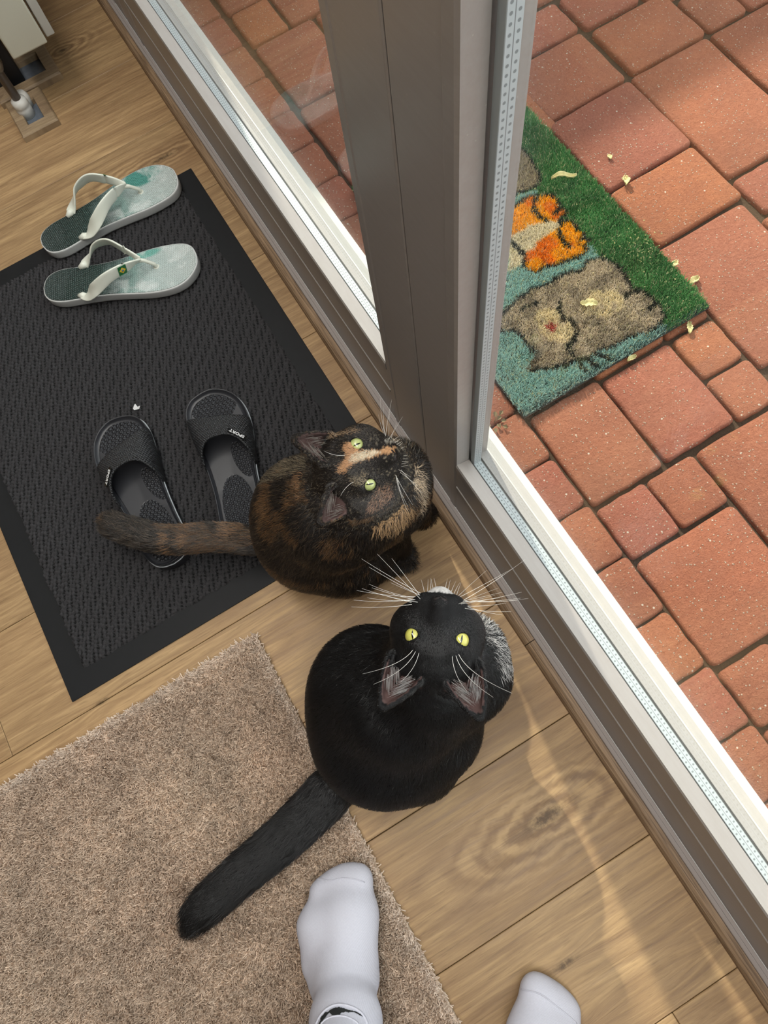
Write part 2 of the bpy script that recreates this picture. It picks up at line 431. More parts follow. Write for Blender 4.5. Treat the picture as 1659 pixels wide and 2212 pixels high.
def pv(*a): known.append(a); paver(*a)
ya = [1.81, 1.70, 1.597, 1.485, 1.370, 1.252, 1.146, 1.040, .935, .830, .720, .612, .505, .398, .295, .195, .091, -.012, -.112, -.211, -.308, -.41, -.51, -.61, -.71, -.81, -.91]
for a, b in zip(ya[:-1], ya[1:]): pv(.302, .386, b, a)
blocks = [(.389, .533, .182, .376), (.536, .679, .182, .366), (.388, .484, .076, .178), (.486, .580, .076, .176), (.388, .579, -.123, .072),
          (.585, .78, -.03, .172), (.388, .482, -.226, -.128), (.486, .579, -.226, -.128), (.585, .78, -.226, -.035),
          (.388, .53, -.42, -.230), (.534, .68, -.42, -.230), (.684, .78, -.42, -.230),
          (.388, .53, .381, .575), (.533, .68, .37, .56), (.682, .770, .271, .363), (.682, .770, .176, .268), (.682, .775, .367, .53),
          (.775, .972, .235, .530), (.79, .985, .535, .687), (.79, .99, .689, .894), (.988, 1.18, .583, .893), (.989, 1.08, .483, .578),
          (.976, 1.08, .235, .478), (.80, .99, .898, 1.062), (1.003, 1.19, .898, 1.048), (1.196, 1.296, .898, 1.01), (1.003, 1.145, 1.056, 1.165),
          (.80, .998, 1.068, 1.168), (1.19, 1.40, .70, .893), (1.30, 1.45, .898, 1.01), (1.15, 1.35, 1.02, 1.165),
          (.398, .496, 1.464, 1.582), (.398, .55, 1.246, 1.459), (.395, .60, 1.045, 1.240), (.50, .60, 1.466, 1.60), (.555, .70, 1.246, 1.459), (.606, .795, 1.045, 1.240),
          (.398, .496, 1.586, 1.70), (.50, .60, 1.606, 1.70)]
for b in blocks: pv(*b)
occ = np.zeros((60, 75), bool)           # 2.5 cm cells, x .3-1.8, y -1..; fill the rest
cs = .03; X_, Y_ = .39, -.92
nx, ny = int((2.0 - X_) / cs), int((2.6 - Y_) / cs); occ = np.zeros((nx, ny), bool)
for (a, b, c_, d) in known:
    i0, i1 = max(0, round((a - X_) / cs)), max(0, round((b - X_) / cs)); j0, j1 = max(0, round((c_ - Y_) / cs)), max(0, round((d - Y_) / cs))
    occ[i0:i1, j0:j1] = True
for j in range(ny):
    for i in range(nx):
        if occ[i, j]: continue
        for (w, h) in random.sample([(6, 5), (5, 5), (6, 7), (5, 6)], 4) + [(3, 3), (3, 2), (2, 3), (2, 2)]:
            if i + w <= nx and j + h <= ny and not occ[i:i + w, j:j + h].any():
                occ[i:i + w, j:j + h] = True
                paver(X_ + i * cs, X_ + (i + w) * cs, Y_ + j * cs, Y_ + (j + h) * cs); break
t = NT('jointing_sand'); p = t.pos()
t.set(color=t.mix(t.noise(p, 300, 4, .7), (.035, .024, .016), (.13, .09, .062)), rough=1.0, spec=.1); t.bump(t.noise(p, 500, 3, .7), 1.0, .003)
M_sand = t.m
sb_ = box('sand_bed', (.30, -1.3, ZB - .06), (4.5, 6.5, ZB - .0125), M_sand, patio)
for o in patio.children:
    if o.name.startswith('sand_bed'): o.location = (0, 0, -ZB)
# garden fence out of view that shades the far pavers
fence = tag(empty('garden_fence', (2.2, 3.58, ZB)), 'timber garden fence across the terrace, out of frame', 'fence')
M_fence = simple('fence_timber', (.22, .15, .10), .8)
for k in range(16):
    bx = box('fence_board', (-1.88 + k * .24, -.012, 0), (-1.88 + k * .24 + .236, .012, 1.90), M_fence, fence)

# ------------------------------------------------------------------ cabinet corner: radiator, pipes and trims
def ring_frame(name, x0, x1, y0, y1, w, h, label):
    r = tag(empty(name, ((x0 + x1) / 2, (y0 + y1) / 2, 0)), label, 'floor trim', group='oak pipe surrounds')
    cx, cy = (x0 + x1) / 2, (y0 + y1) / 2
    o = [(x0, y0), (x1, y0), (x1, y1), (x0, y1)]; i_ = [(x0 + w, y0 + w), (x1 - w, y0 + w), (x1 - w, y1 - w), (x0 + w, y1 - w)]
    for k in range(4):
        a, b, c_, d = o[k], o[(k + 1) % 4], i_[(k + 1) % 4], i_[k]
        q = [(a, 0), (b, 0), (c_, 0), (d, 0)]
        def ins(P, Q, f): return (P[0] * (1 - f) + Q[0] * f, P[1] * (1 - f) + Q[1] * f)
        top = [ins(a, d, .12), ins(b, c_, .12), ins(c_, b, .05), ins(d, a, .05)]
        v = [(p_[0] - cx, p_[1] - cy, 0) for p_ in (a, b, c_, d)] + [(p_[0] - cx, p_[1] - cy, h * .75) for p_ in (a, b, c_, d)] + [(p_[0] - cx, p_[1] - cy, h) for p_ in top]
        f = [(0, 1, 2, 3)] + [(s + j, s + (j + 1) % 4, s + 4 + (j + 1) % 4, s + 4 + j) for s in (0, 4) for j in range(4)] + [(8, 9, 10, 11)]
        t_ = fix_normals(mesh('mitred_strip', v, f, M_trimwood, r))
    box('hole_bottom', (x0 + w - cx, y0 + w - cy, .0004), (x1 - w - cx, y1 - w - cy, .0015), simple('grey_hole_sheet', (.12, .14, .17), .25, var=.3, vscale=90), r)
    return r
ring_frame('pipe_surround', -.135, .002, 1.484, 1.592, .024, .016, 'mitred oak surround on the floor below the cream radiator, partly open and empty')
ring_frame('pipe_surround', -.128, -.050, 1.372, 1.478, .022, .015, 'mitred oak surround nearer the shoes, around the white pipe collar')
rad = tag(empty('radiator', (-.02, 1.75, .125)), 'cream panel radiator end in the top left corner above the oak surrounds', 'radiator')
M_rad = simple('cream_enamel', (.44, .42, .34), .35)
box('end_panel', (-.040, -.350, 0), (.030, .35, .62), M_rad, rad, .003)
box('front_plate', (.0335, -.343, .004), (.050, .35, .62), simple('pale_enamel', (.36, .34, .30), .35), rad, .002)
duct = tag(empty('pipe_box', (-.12, 1.55, 0)), 'black upright duct between radiator and valve pipe', 'duct')
box('duct_shell', (-.02, -.028, .002), (.052, .028, .9), simple('black_plastic', (.006, .006, .007), .6), duct, .002)
vp = tag(empty('radiator_pipe', (-.098, 1.437, 0)), 'brown-grey radiator pipe with valve rising from a white collar', 'pipe')
M_pipe = simple('lacquered_pipe', (.115, .095, .08), .35, metal=.2)
tube('pipe', [(0, 0, .02), (0, 0, .4)], .0085, M_pipe, vp, 16)
tube('valve_body', [(0, 0, .098), (0, 0, .106), (0, 0, .112), (0, 0, .135), (0, 0, .14), (0, 0, .20)], [.011, .0155, .016, .016, .0135, .0135], simple('dull_nickel', (.20, .18, .15), .3, metal=.6), vp, 16)
tube('valve_nut', [(0, 0, .112), (0, 0, .126)], .0175, simple('nickel_nut', (.26, .24, .2), .3, metal=.6), vp, 6)
M_col = simple('white_collar', (.62, .61, .57), .45)
tube('collar', [(0, 0, .002), (0, 0, .02), (0, 0, .024), (0, 0, .026), (0, 0, .036), (0, 0, .040)], [.0155, .0155, .0145, .0160, .0150, .0095], M_col, vp, 24)
cl = tag(tube('pipe_collar', [(0, 0, .002), (0, 0, .02), (0, 0, .024), (0, 0, .030)], [.014, .014, .0130, .010], M_col, None, 24), 'white pipe collar behind the radiator pipe, in the same oak surround', 'collar')
cl.location = (-.090, 1.462, 0)

# ------------------------------------------------------------------ indoor entrance mat
ma, mb, mc = W(415, 365, .004), W(160, 1508, .004), W(770, 920, .004)
MX0, MX1, MY0, MY1 = -.458, .120, .322, 1.112
mat_root = tag(empty('entrance_mat', ((MX0 + MX1) / 2, (MY0 + MY1) / 2, 0)), 'black ribbed entrance mat with a smooth rubber border, shoes on it', 'mat')
hw, hh = (MX1 - MX0) / 2, (MY1 - MY0) / 2
M_rub = simple('black_rubber', (.009, .0095, .0105), .6, .25, var=.15, vscale=60, bump=(300, .15, .0004))
bx = box('rubber_backing', (-hw, -hh, 0), (hw, hh, .0025), M_rub, mat_root, .001, 2)
step = .00150; bw = .034
gx = np.arange(-hw + bw, hw - bw, step); gy = np.arange(-hh + bw, hh - bw, step)
XX, YY = np.meshgrid(gx, gy, indexing='ij')
rd = W(300, 1000)[:2] - W(300, 850)[:2]; rd /= np.linalg.norm(rd); rn = np.array([-rd[1], rd[0]])
al = XX * rd[0] + YY * rd[1]; ac = XX * rn[0] + YY * rn[1]
wob = .0012 * np.sin(al * 140 + np.floor(ac / .0062) * 2.1)
ph = (ac + wob) / .0062
cell = np.floor(ph)
ribs = np.abs(np.sin(np.pi * ph)) ** .8
P2 = np.stack([XX.ravel(), YY.ravel()], 1)
loops = .5 + .5 * np.sin(al / .0068 * 2 * np.pi * (1 + .12 * np.sin(cell * 5.1)) + (np.sin(cell * 12.9898) * 43758.5453 % 1) * 6.28 + 2.5 * (vnoise(P2, 90, 8).reshape(XX.shape) - .5))
ZZ = .0024 + .0064 * ribs * (.45 + .55 * loops) + .0012 * vnoise(P2, 400, 3).reshape(XX.shape)
edge = np.minimum.reduce([XX - gx[0], gx[-1] - XX, YY - gy[0], gy[-1] - YY]) + .004 * (vnoise(P2, 120, 5).reshape(XX.shape) - .5)
ZZ = np.where(edge < .002, .0022, ZZ)
n0, n1_ = XX.shape; idx = np.arange(n0 * n1_).reshape(n0, n1_)
F = np.stack([idx[:-1, :-1].ravel(), idx[1:, :-1].ravel(), idx[1:, 1:].ravel(), idx[:-1, 1:].ravel()], 1)
V = np.stack([XX.ravel(), YY.ravel(), ZZ.ravel()], 1)
def np_mesh(name, V, F, mat, parent=None, smooth=True):
    me = bpy.data.meshes.new(name); me.vertices.add(len(V)); me.vertices.foreach_set('co', V.astype(np.float32).ravel())
    k = F.shape[1]; me.loops.add(F.size); me.loops.foreach_set('vertex_index', F.astype(np.int32).ravel())
    me.polygons.add(len(F)); me.polygons.foreach_set('loop_start', np.arange(len(F), dtype=np.int32) * k)
    me.update(calc_edges=True); me.validate()
    if smooth: me.polygons.foreach_set('use_smooth', np.ones(len(me.polygons), bool))
    return link(name, me, mat, parent)
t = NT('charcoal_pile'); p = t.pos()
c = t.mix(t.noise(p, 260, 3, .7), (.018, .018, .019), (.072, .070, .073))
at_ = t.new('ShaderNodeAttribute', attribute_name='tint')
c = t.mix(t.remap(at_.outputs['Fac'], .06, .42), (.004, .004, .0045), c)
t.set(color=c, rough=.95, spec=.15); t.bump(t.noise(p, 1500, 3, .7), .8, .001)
pm = tag(np_mesh('ribbed_pile', V, F, t.m, mat_root), kind='stuff')      # fibre is charcoal, shade in the valleys between ribs is painted by tint
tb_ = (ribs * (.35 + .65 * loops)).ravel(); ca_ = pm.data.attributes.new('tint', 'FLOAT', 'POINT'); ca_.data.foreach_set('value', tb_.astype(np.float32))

# ------------------------------------------------------------------ rug
RZ = .013
rx1, ry1 = -.176, .266
rug = tag(empty('rug', (rx1 - .5, ry1 - .75, 0)), 'beige short-pile rug under the sock and the black tail', 'rug')
rxa, rya = -1.15, -1.2
rb = box('rug_backing', (rxa - (rx1 - .5), rya - (ry1 - .75), 0), (.5, .75, .007), simple('rug_backing', (.46, .36, .27), .95, var=.2, vscale=90), rug, .002)
def strand_pile(area_fn, x0, x1, y0, y1, n, z0, L, rad, colfn, curl=.6, seed=1, k=4):
    r = np.random.default_rng(seed); P = np.stack([r.uniform(x0, x1, n), r.uniform(y0, y1, n)], 1)
    if area_fn is not None: P = P[area_fn(P)]
    n = len(P); a = r.uniform(0, 2 * np.pi, n); tilt = r.uniform(0, curl, n)
    # clumps lean together
    a = np.where(r.random(n) < .55, 2 * np.pi * 3 * vnoise(P, 60, seed), a)
    LL = L * r.uniform(.7, 1.15, n) * (.85 + .3 * vnoise(P, 45, seed + 3))
    pts = np.zeros((n, k, 3)); rr = np.zeros((n, k))
    for j in range(k):
        f_ = j / (k - 1)
        s = np.sin(tilt) * LL * f_ ** 1.5
        pts[:, j, 0] = P[:, 0] + np.cos(a) * s + r.normal(0, .0003, n) * f_
        pts[:, j, 1] = P[:, 1] + np.sin(a) * s + r.normal(0, .0003, n) * f_
        pts[:, j, 2] = z0 + LL * f_ * np.cos(tilt)
        rr[:, j] = rad * (1 - .35 * f_)
    return pts, rr, colfn(P, r)
def rug_col(P, r):
    n = len(P); b = .82 + .22 * vnoise(P, 14, 1) + .20 * (vnoise(P, 70, 2) - .5)
    c = np.array([.73, .585, .455])[None] * b[:, None] * r.uniform(.72, 1.22, (n, 1))
    e = np.clip(1 - np.minimum(rx1 - P[:, 0], ry1 - P[:, 1]) / .018, 0, 1)[:, None]
    w_ = vnoise(P, 9, 9)[:, None]
    c = c * (1 - .12 * w_) + np.array([.02, -.0, .0]) * w_
    return c * (1 - .55 * e) + np.array([.90, .80, .70]) * .55 * e
Pp, Rr, Cc = strand_pile(None, -.76, rx1, -.42, ry1, 200000, .005, .0105, .00085, rug_col, .95, 11)
M_hair = hair_mat('pile_fibre', .85, .15)
P_, R_, C_ = strand_pile(lambda P: (P[:, 0] < -.76) | (P[:, 1] < -.42), rxa, rx1, rya - .03, ry1, 150000, .005, .0105, .0016, rug_col, .95, 12)
Pp = np.concatenate([Pp, P_]); Rr = np.concatenate([Rr, R_]); Cc = np.concatenate([Cc, C_])
Pp[:, :, 0] -= rx1 - .5; Pp[:, :, 1] -= ry1 - .75
tag(hair('rug_pile', Pp, Rr, Cc, M_hair, rug), kind='stuff')

# ------------------------------------------------------------------ outdoor coir mat with cats
ZM = ZB + .002
q1, q2, q3 = W(1141, 222, ZM + .012), W(1533, 668, ZM + .012), W(1128, 893, ZM + .012)
cx1 = (q1[0] + q2[0]) / 2; cy0 = (q2[1] + q3[1]) / 2; cx0 = q3[0]
CM = (cx0, cx1, cy0, cy0 + .60)
coir = tag(empty('coir_doormat', ((CM[0] + CM[1]) / 2, (CM[2] + CM[3]) / 2, ZM)), 'coir doormat outside, green with painted cats on pale blue', 'doormat')
ccx, ccy = (CM[0] + CM[1]) / 2, (CM[2] + CM[3]) / 2
box('mat_backing', (CM[0] - ccx, CM[2] - ccy, 0), (CM[1] - ccx, CM[3] - ccy, .006), simple('coir_backing', (.03, .035, .03), .95), coir)
def wp(l): return [tuple(W(x, y, ZM + .012)[:2]) for x, y in l]
def zz_(ox, oy, s): return lambda l: wp([(ox + x * s, oy + y * s) for x, y in l])
K = zz_(1060, 500, 500 / 1659); K2 = zz_(1060, 380, 280 / 1659); K3 = zz_(1050, 0, .4068)
poly_blue = K3([(-300, 2300), (-300, 1700), (120, 1480), (330, 1400), (560, 1350), (700, 1420), (760, 1560), (900, 1640), (960, 1760), (985, 1830), (180, 2300)])
poly_blue2 = K3([(60, 1560), (150, 1040), (280, 1010), (250, 1060), (200, 1300), (540, 1290), (600, 1350), (300, 1700)])
grey_cat = K([(75, 600), (180, 500), (290, 420), (420, 370), (520, 310), (640, 290), (700, 210), (800, 195), (900, 240), (960, 310), (1010, 410), (1100, 430), (1200, 520), (1250, 610), (1200, 680),
              (1100, 740), (1000, 755), (900, 810), (800, 850), (700, 900), (600, 935), (500, 960), (400, 990), (280, 1000), (310, 930), (345, 870), (270, 830), (220, 740), (150, 710), (60, 720)])
cream = [K([(330, 560), (470, 545), (560, 620), (600, 720), (560, 800), (430, 790), (340, 700), (320, 620)]),
         K([(640, 530), (730, 430), (860, 420), (960, 470), (940, 570), (820, 610), (700, 640), (660, 600)])]
nose_r = K([(400, 670), (440, 655), (470, 680), (465, 715), (430, 725), (402, 700)])
orange = K2([(230, 460), (300, 380), (430, 300), (560, 255), (640, 270), (700, 240), (800, 255), (870, 340), (900, 440), (970, 430), (960, 500), (900, 540), (860, 575), (1000, 580), (1080, 610), (1100, 680),
             (1190, 740), (1180, 820), (1260, 820), (1230, 890), (1160, 900), (1240, 950), (1150, 1020), (1050, 1060), (960, 1100), (860, 1140), (700, 1160), (600, 1230), (540, 1250), (440, 1180), (420, 1060), (440, 990), (240, 830)])
white_b = K2([(230, 800), (420, 680), (560, 620), (760, 570), (890, 590), (900, 640), (800, 720), (660, 810), (600, 860), (560, 940), (420, 990), (430, 1100), (330, 1200), (215, 1230)])
lines = [K([(500, 510), (480, 560), (520, 610), (510, 640), (580, 640), (620, 710), (600, 780), (540, 830)]), K([(600, 770), (560, 850), (590, 890)]), K([(700, 930), (770, 970)]), K([(640, 960), (690, 1010)]), K([(770, 895), (850, 910)]),
         K([(960, 480), (990, 440), (1060, 430)]), K([(1130, 560), (1180, 520)]), K([(220, 560), (330, 510)]), K([(350, 880), (300, 960), (290, 1000), (420, 990), (520, 960), (700, 910)]),
         K2([(590, 260), (560, 330), (560, 440), (620, 520), (700, 560)]), K2([(880, 700), (880, 760), (940, 860), (1020, 920)]), K2([(270, 850), (330, 920), (400, 1000)]), K2([(900, 570), (900, 640)]),
         K2([(860, 430), (800, 480)]), K2([(1150, 820), (1210, 800)])]
topgrey = K2([(250, 260), (320, -400), (480, -260), (600, -60), (640, 60), (580, 140), (450, 190), (320, 240)])
speck = K3([(640, 1180), (740, 1260), (860, 1300), (840, 1380), (760, 1360), (680, 1270)])
edge_l = [grey_cat, orange, topgrey]
def seg_d(P, l):
    d = np.full(len(P), 9.0)
    for a, b in zip(l[:-1], l[1:]):
        a = np.array(a); b = np.array(b); ab = b - a; t_ = np.clip(((P - a) @ ab) / (ab @ ab), 0, 1)
        d = np.minimum(d, np.linalg.norm(P - a - t_[:, None] * ab, axis=1))
    return d
def coir_col(P, r):
    Q = P + .0035 * np.stack([vnoise(P, 150, 1) - .5, vnoise(P, 150, 2) - .5], 1)
    x, y = Q[:, 0], Q[:, 1]; n = len(P)
    C = np.tile(np.array([.110, .270, .100]), (n, 1)) * (.75 + .5 * vnoise(P, 30, 4))[:, None]
    bl = np.array([.38, .56, .51])
    def put(mk, c, v=.25):
        C[mk] = np.array(c) * (1 - v / 2 + v * r.random((mk.sum(), 1)))
    put(in_poly(x, y, poly_blue), bl); put(in_poly(x, y, poly_blue2), bl)
    put(in_poly(x, y, topgrey), (.42, .35, .25), .5)
    m_ = in_poly(x, y, orange); put(m_, (.90, .47, .03), .35)
    m2 = m_ & (vnoise(P, 42, 6) > .56); put(m2, (.85, .30, .03), .4)
    put(in_poly(x, y, white_b), (.78, .70, .53), .3)
    g = in_poly(x, y, grey_cat); put(g, (.60, .51, .39), .5)
    put(g & (vnoise(P, 55, 8) > .62), (.44, .37, .28), .5)
    for cpoly in cream: put(in_poly(x, y, cpoly) & (vnoise(P, 90, 7) > .28), (.78, .67, .46), .3)
    put(in_poly(x, y, nose_r), (.48, .035, .05), .3)
    for l in edge_l:
        d = seg_d(Q, list(l) + [l[0]]); put((d < .0034) & (r.random(n) < .85), (.06, .06, .05), .5)
    for l in lines:
        d = seg_d(Q, list(l)); put((d < .0042) & (r.random(n) < .95), (.05, .055, .045), .5)
    put((y < cy0 + .010) & (r.random(n) < .4), (.08, .14, .13), .4)
    mk = (r.random(n) < .09); put(mk, (.60, .54, .33), .5)
    C *= 1.0
    return C
Pp, Rr, Cc = strand_pile(None, CM[0], CM[1], CM[2], CM[3], 150000, .003, .0125, .00042, coir_col, .55, 23)
Pp[:, :, 0] -= ccx; Pp[:, :, 1] -= ccy
tag(hair('coir_pile', Pp, Rr, Cc, hair_mat('coir_fibre', .9, .1), coir), kind='stuff')

# dry leaves and crumbs
t = NT('dry_leaf'); p = t.obj()
t.set(color=t.mix(t.noise(p, 120, 3, .6), (.40, .34, .13), (.66, .58, .30)), rough=.7); M_leaf = t.m
def leaf_thing(px, py, z, L, wd, rot, curl, label):
    w = W(px, py, z); n = 9; k = 5; v = []; c, s = math.cos(rot), math.sin(rot)
    for i in range(n):
        u = i / (n - 1); half = wd * math.sin(math.pi * min(1, u * .93 + .04)) ** .8 * (1 + .18 * math.sin(u * 23))
        for j in range(k):
            q = (j / (k - 1) - .5) * 2
            x = (u - .5) * L; y = q * half * (1 - .3 * curl * abs(q)); zz = .002 + curl * wd * q * q * .9 + curl * L * .14 * math.sin(u * 5.3) + .0008 * math.sin(i * 3 + j * 2) + curl * L * .14
            v.append((x * c - y * s, x * s + y * c, zz))
    f = [(i * k + j, (i + 1) * k + j, (i + 1) * k + j + 1, i * k + j + 1) for i in range(n - 1) for j in range(k - 1)]
    o = mesh('dry_leaf', v, f, M_leaf, None, True, tuple(w)); md = o.modifiers.new('thick', 'SOLIDIFY'); md.thickness = .0006
    tag(o, label, 'leaf', 'dry leaves on the terrace')
leaf_thing(1217, 389, ZM + .014, .050, .007, -.35, .9, 'curled pale leaf on the green stripe of the coir mat')
leaf_thing(1350, 395, ZB, .022, .009, 1.0, .8, 'small dry leaf on the pavers beside the mat, above the orange paver')
leaf_thing(1455, 574, ZB + .004, .018, .007, .4, .7, 'dry leaf scrap half off the long edge of the coir mat')
leaf_thing(1497, 610, ZB, .024, .008, .2, .8, 'green-edged dry leaf on the paver near the mat corner')
leaf_thing(1487, 711, ZB, .026, .006, .9, .7, 'dry leaf curl at the short end of the coir mat')
leaf_thing(1363, 777, ZB, .020, .006, .1, .8, 'brownish leaf on the joint beside the pale blue end of the mat')
leaf_thing(1271, 660, ZM + .014, .030, .009, 2.4, .6, 'crumpled olive leaf lying on the grey cat of the mat')
leaf_thing(1316, 342, ZB, .012, .005, 1.3, .6, 'tiny leaf flake on the paver, farthest from the door')
cr = []; cf = []
rr_ = np.random.default_rng(3)
spots = [tuple(W(*(rr_.normal((1385, 530), (28, 22))), ZM + .0155)[:2]) for _ in range(60)] + [(rr_.uniform(CM[0] + .1, CM[1]), rr_.uniform(CM[2], CM[3])) for _ in range(60)]
for sx, sy in spots:
    b = len(cr); r_ = rr_.uniform(.0008, .0024); h_ = rr_.uniform(0, 3)
    for k in range(3): cr.append((sx + r_ * math.cos(h_ + k * 2.1), sy + r_ * math.sin(h_ + k * 2.1), ZM + .0145))
    cr.append((sx, sy, ZM + .0145 + r_ * .8)); cf += [(b, b + 1, b + 3), (b + 1, b + 2, b + 3), (b + 2, b, b + 3), (b, b + 2, b + 1)]
tag(mesh('leaf_crumbs', cr, cf, M_leaf), 'pale leaf crumbs scattered over the green part of the coir mat', 'crumbs', kind='stuff')
# weed in the paver joint
weed = tag(empty('weed', tuple(W(1068, 912, ZB))), 'small brown weed growing in the paver joint beside the door post', 'weed')
M_weed = simple('weed_leaf', (.16, .12, .06), .8)
for k in range(11):
    a = k * 2.4; r_ = .004 + .0012 * k; L = .011
    c, s = math.cos(a), math.sin(a)
    v = [(r_ * c, r_ * s, .004), ((r_ + L / 2) * c - .004 * s, (r_ + L / 2) * s + .004 * c, .009), ((r_ + L) * c, (r_ + L) * s, .006), ((r_ + L / 2) * c + .004 * s, (r_ + L / 2) * s - .004 * c, .008)]
    mesh('weed_leaf', v, [(0, 1, 2, 3)], M_weed, weed)
tube('weed_stem', [(0, 0, -.006), (.003, .002, .006), (.010, .006, .009)], [.001, .0009, .0005], M_weed, weed, 6)

# lint on the indoor mat
li = W(294, 886, .008)
lint = tag(mesh('lint', [(0, 0, 0), (.006, -.002, .002), (.010, .001, .004), (.005, .003, .002), (.001, .007, .004), (-.003, .004, .002), (-.002, -.001, .004), (.004, .010, .003)],
     [(0, 1, 3), (1, 2, 3), (0, 3, 4), (0, 4, 5), (0, 5, 6), (3, 7, 4), (0, 6, 1)], simple('white_lint', (.6, .6, .6), .9), None, False, tuple(li)), 'scrap of white lint on the black mat above the slides', 'lint')

# ------------------------------------------------------------------ footwear
def frame_xy(heel, toe, z):
    a = W(*heel, z)[:2]; b = W(*toe, z)[:2]; L = np.linalg.norm(b - a); u = (b - a) / L
    return a, u, np.array([-u[1], u[0]]), L, math.atan2(u[1], u[0])

def outline(widths, L, side, n=14):
    """widths: (a, outer, inner) along the sole, inner = big-toe side; side = +1 when the big toe is at +b"""
    aa = [w[0] for w in widths]
    out = catmull([(w[0] * L, (w[1] if side < 0 else w[2])) for w in widths], n // 2)
    inn = catmull([(w[0] * L, -(w[2] if side < 0 else w[1])) for w in widths], n // 2)
    return [tuple(p) for p in inn] + [tuple(p) for p in out[::-1]][1:-1]

def sole(name, ol, z0, z1, topfn, mat, parent, round_=.003, rim=None):
    """ol closed outline; rings inward so the top can be shaped"""
    n = len(ol); cx = sum(p[0] for p in ol) / n; P = np.array(ol)
    rings = [(1.0, z0, 0), (1.0, None, -round_), (1.0, None, 0)]
    v = []
    # skeleton point for each outline vertex: same a, centre b
    def centre(a):
        bs = [q[1] for q in ol if abs(q[0] - a) < .012]
        return (min(bs) + max(bs)) / 2 if bs else 0
    amin, amax = P[:, 0].min(), P[:, 0].max()
    C = np.array([(min(max(a, amin + .028), amax - .035), 0) for a, b in ol])
    C[:, 1] = [centre(a) for a in C[:, 0]]
    fr = [0, .03, .07, .12, .2, .32, .5, .7, .9, 1.0]
    v += [(p[0] * .985 + cx * .015, p[1] * .96, z0) for p in ol]
    v += [(p[0], p[1], z0 + .004) for p in ol]
    v += [(p[0], p[1], topfn(p[0], p[1], 0) - round_) for p in ol]
    for f_ in fr:
        for p, c in zip(P, C):
            q = p * (1 - f_) + c * f_; v.append((q[0], q[1], topfn(q[0], q[1], f_)))
    R = 3 + len(fr)
    f = [tuple(range(n))[::-1]] + [(k * n + i, k * n + (i + 1) % n, (k + 1) * n + (i + 1) % n, (k + 1) * n + i) for k in range(R - 1) for i in range(n)]
    o = mesh(name, v, f, mat, parent, True)
    bm = bmesh.new(); bm.from_mesh(o.data); bmesh.ops.remove_doubles(bm, verts=bm.verts, dist=.00005); bmesh.ops.recalc_face_normals(bm, faces=bm.faces); bm.to_mesh(o.data); bm.free()
    return o

def ribbon(name, pts, sides, width, thick, mat, parent, seg=3, dome=0.0):
    """strap swept along pts with its flat side across `sides` directions"""
    n = len(pts); v = []; sec = []
    for k in range(seg + 1):
        q = (k / seg - .5) * 2; sec.append((q, 1 - dome * q * q))
    m2 = 2 * (seg + 1)
    for i in range(n):
        p = Vector(pts[i]); t_ = (Vector(pts[min(i + 1, n - 1)]) - Vector(pts[max(i - 1, 0)])).normalized()
        s = Vector(sides[i]); s = (s - t_ * s.dot(t_)).normalized(); nn = t_.cross(s).normalized()
        if nn.z < 0: nn = -nn
        w = width[i] if hasattr(width, '__len__') else width
        for q, h in sec: v.append(p + s * q * w / 2 + nn * (thick * h * .5 + 0))
        for q, h in sec[::-1]: v.append(p + s * q * w / 2 - nn * thick * .5)
    f = [(i * m2 + k, i * m2 + (k + 1) % m2, (i + 1) * m2 + (k + 1) % m2, (i + 1) * m2 + k) for i in range(n - 1) for k in range(m2)]
    f += [tuple(range(m2))[::-1], tuple((n - 1) * m2 + k for k in range(m2))]
    o = fix_normals(mesh(name, v, f, mat, parent, True))
    md = o.modifiers.new('edge', 'BEVEL'); md.width = thick * .3; md.segments = 2; md.limit_method = 'ANGLE'; md.angle_limit = .9
    return o

def hexmat(t, p, pitch, strength, dist):
    k = 2 * math.pi / pitch; x, y, z = t.sep(p); h = None
    for a in (0, 60, 120):
        c, s = math.cos(math.radians(a)) * k, math.sin(math.radians(a)) * k
        w = t.math('COSINE', t.math('ADD', t.math('MULTIPLY', x, c), t.math('MULTIPLY', y, s)))
        h = w if h is None else t.math('ADD', h, w)
    return h

# flip-flops
def ff_bed(name, ex, ey, rx, ry, tealc):
  t = NT(name); p = t.obj(); x, y, z = t.sep(p)
  nn_ = t.noise(p, 16, 3, .6, .6)
  u = t.math('ADD', x, t.math('MULTIPLY', t.math('SUBTRACT', nn_, .5), .10))
  c = t.ramp(t.math('DIVIDE', u, .29), [(0.02, (.030, .045, .042)), (.16, (.010, .024, .020)), (.40, (.014, .036, .030)), (.50, (.10, .15, .14)), (.57, (.20, .31, .28)), (.70, (.38, .46, .44)), (1.0, (.46, .50, .48))])
  dx_ = t.math('DIVIDE', t.math('SUBTRACT', t.math('ADD', x, t.math('MULTIPLY', t.math('SUBTRACT', nn_, .5), .05)), ex), rx); dy_ = t.math('DIVIDE', t.math('SUBTRACT', y, ey), ry)
  teal = t.remap(t.math('ADD', t.math('MULTIPLY', dx_, dx_), t.math('MULTIPLY', dy_, dy_)), .7, 1.15, .92, 0)
  c = t.mix(teal, c, tealc)
  white = t.math('MULTIPLY', t.remap(t.noise(t.vec('ADD', p, (3.1, 1.7, 0)), 22, 3, .6, .5), .54, .66, 0, .7), t.remap(x, .10, .17, 0, 1))
  c = t.mix(white, c, (.62, .66, .64))
  h = hexmat(t, p, .0034, 1, 1)
  c = t.mix(t.remap(h, 1.0, 2.6, 0, .16), c, (.45, .50, .48))
  t.set(color=c, rough=.42, spec=.4); t.bump(h, .6, .0005); return t.m
M_ffbed1 = ff_bed('flipflop_footbed', .222, .030, .034, .024, (.03, .22, .18))
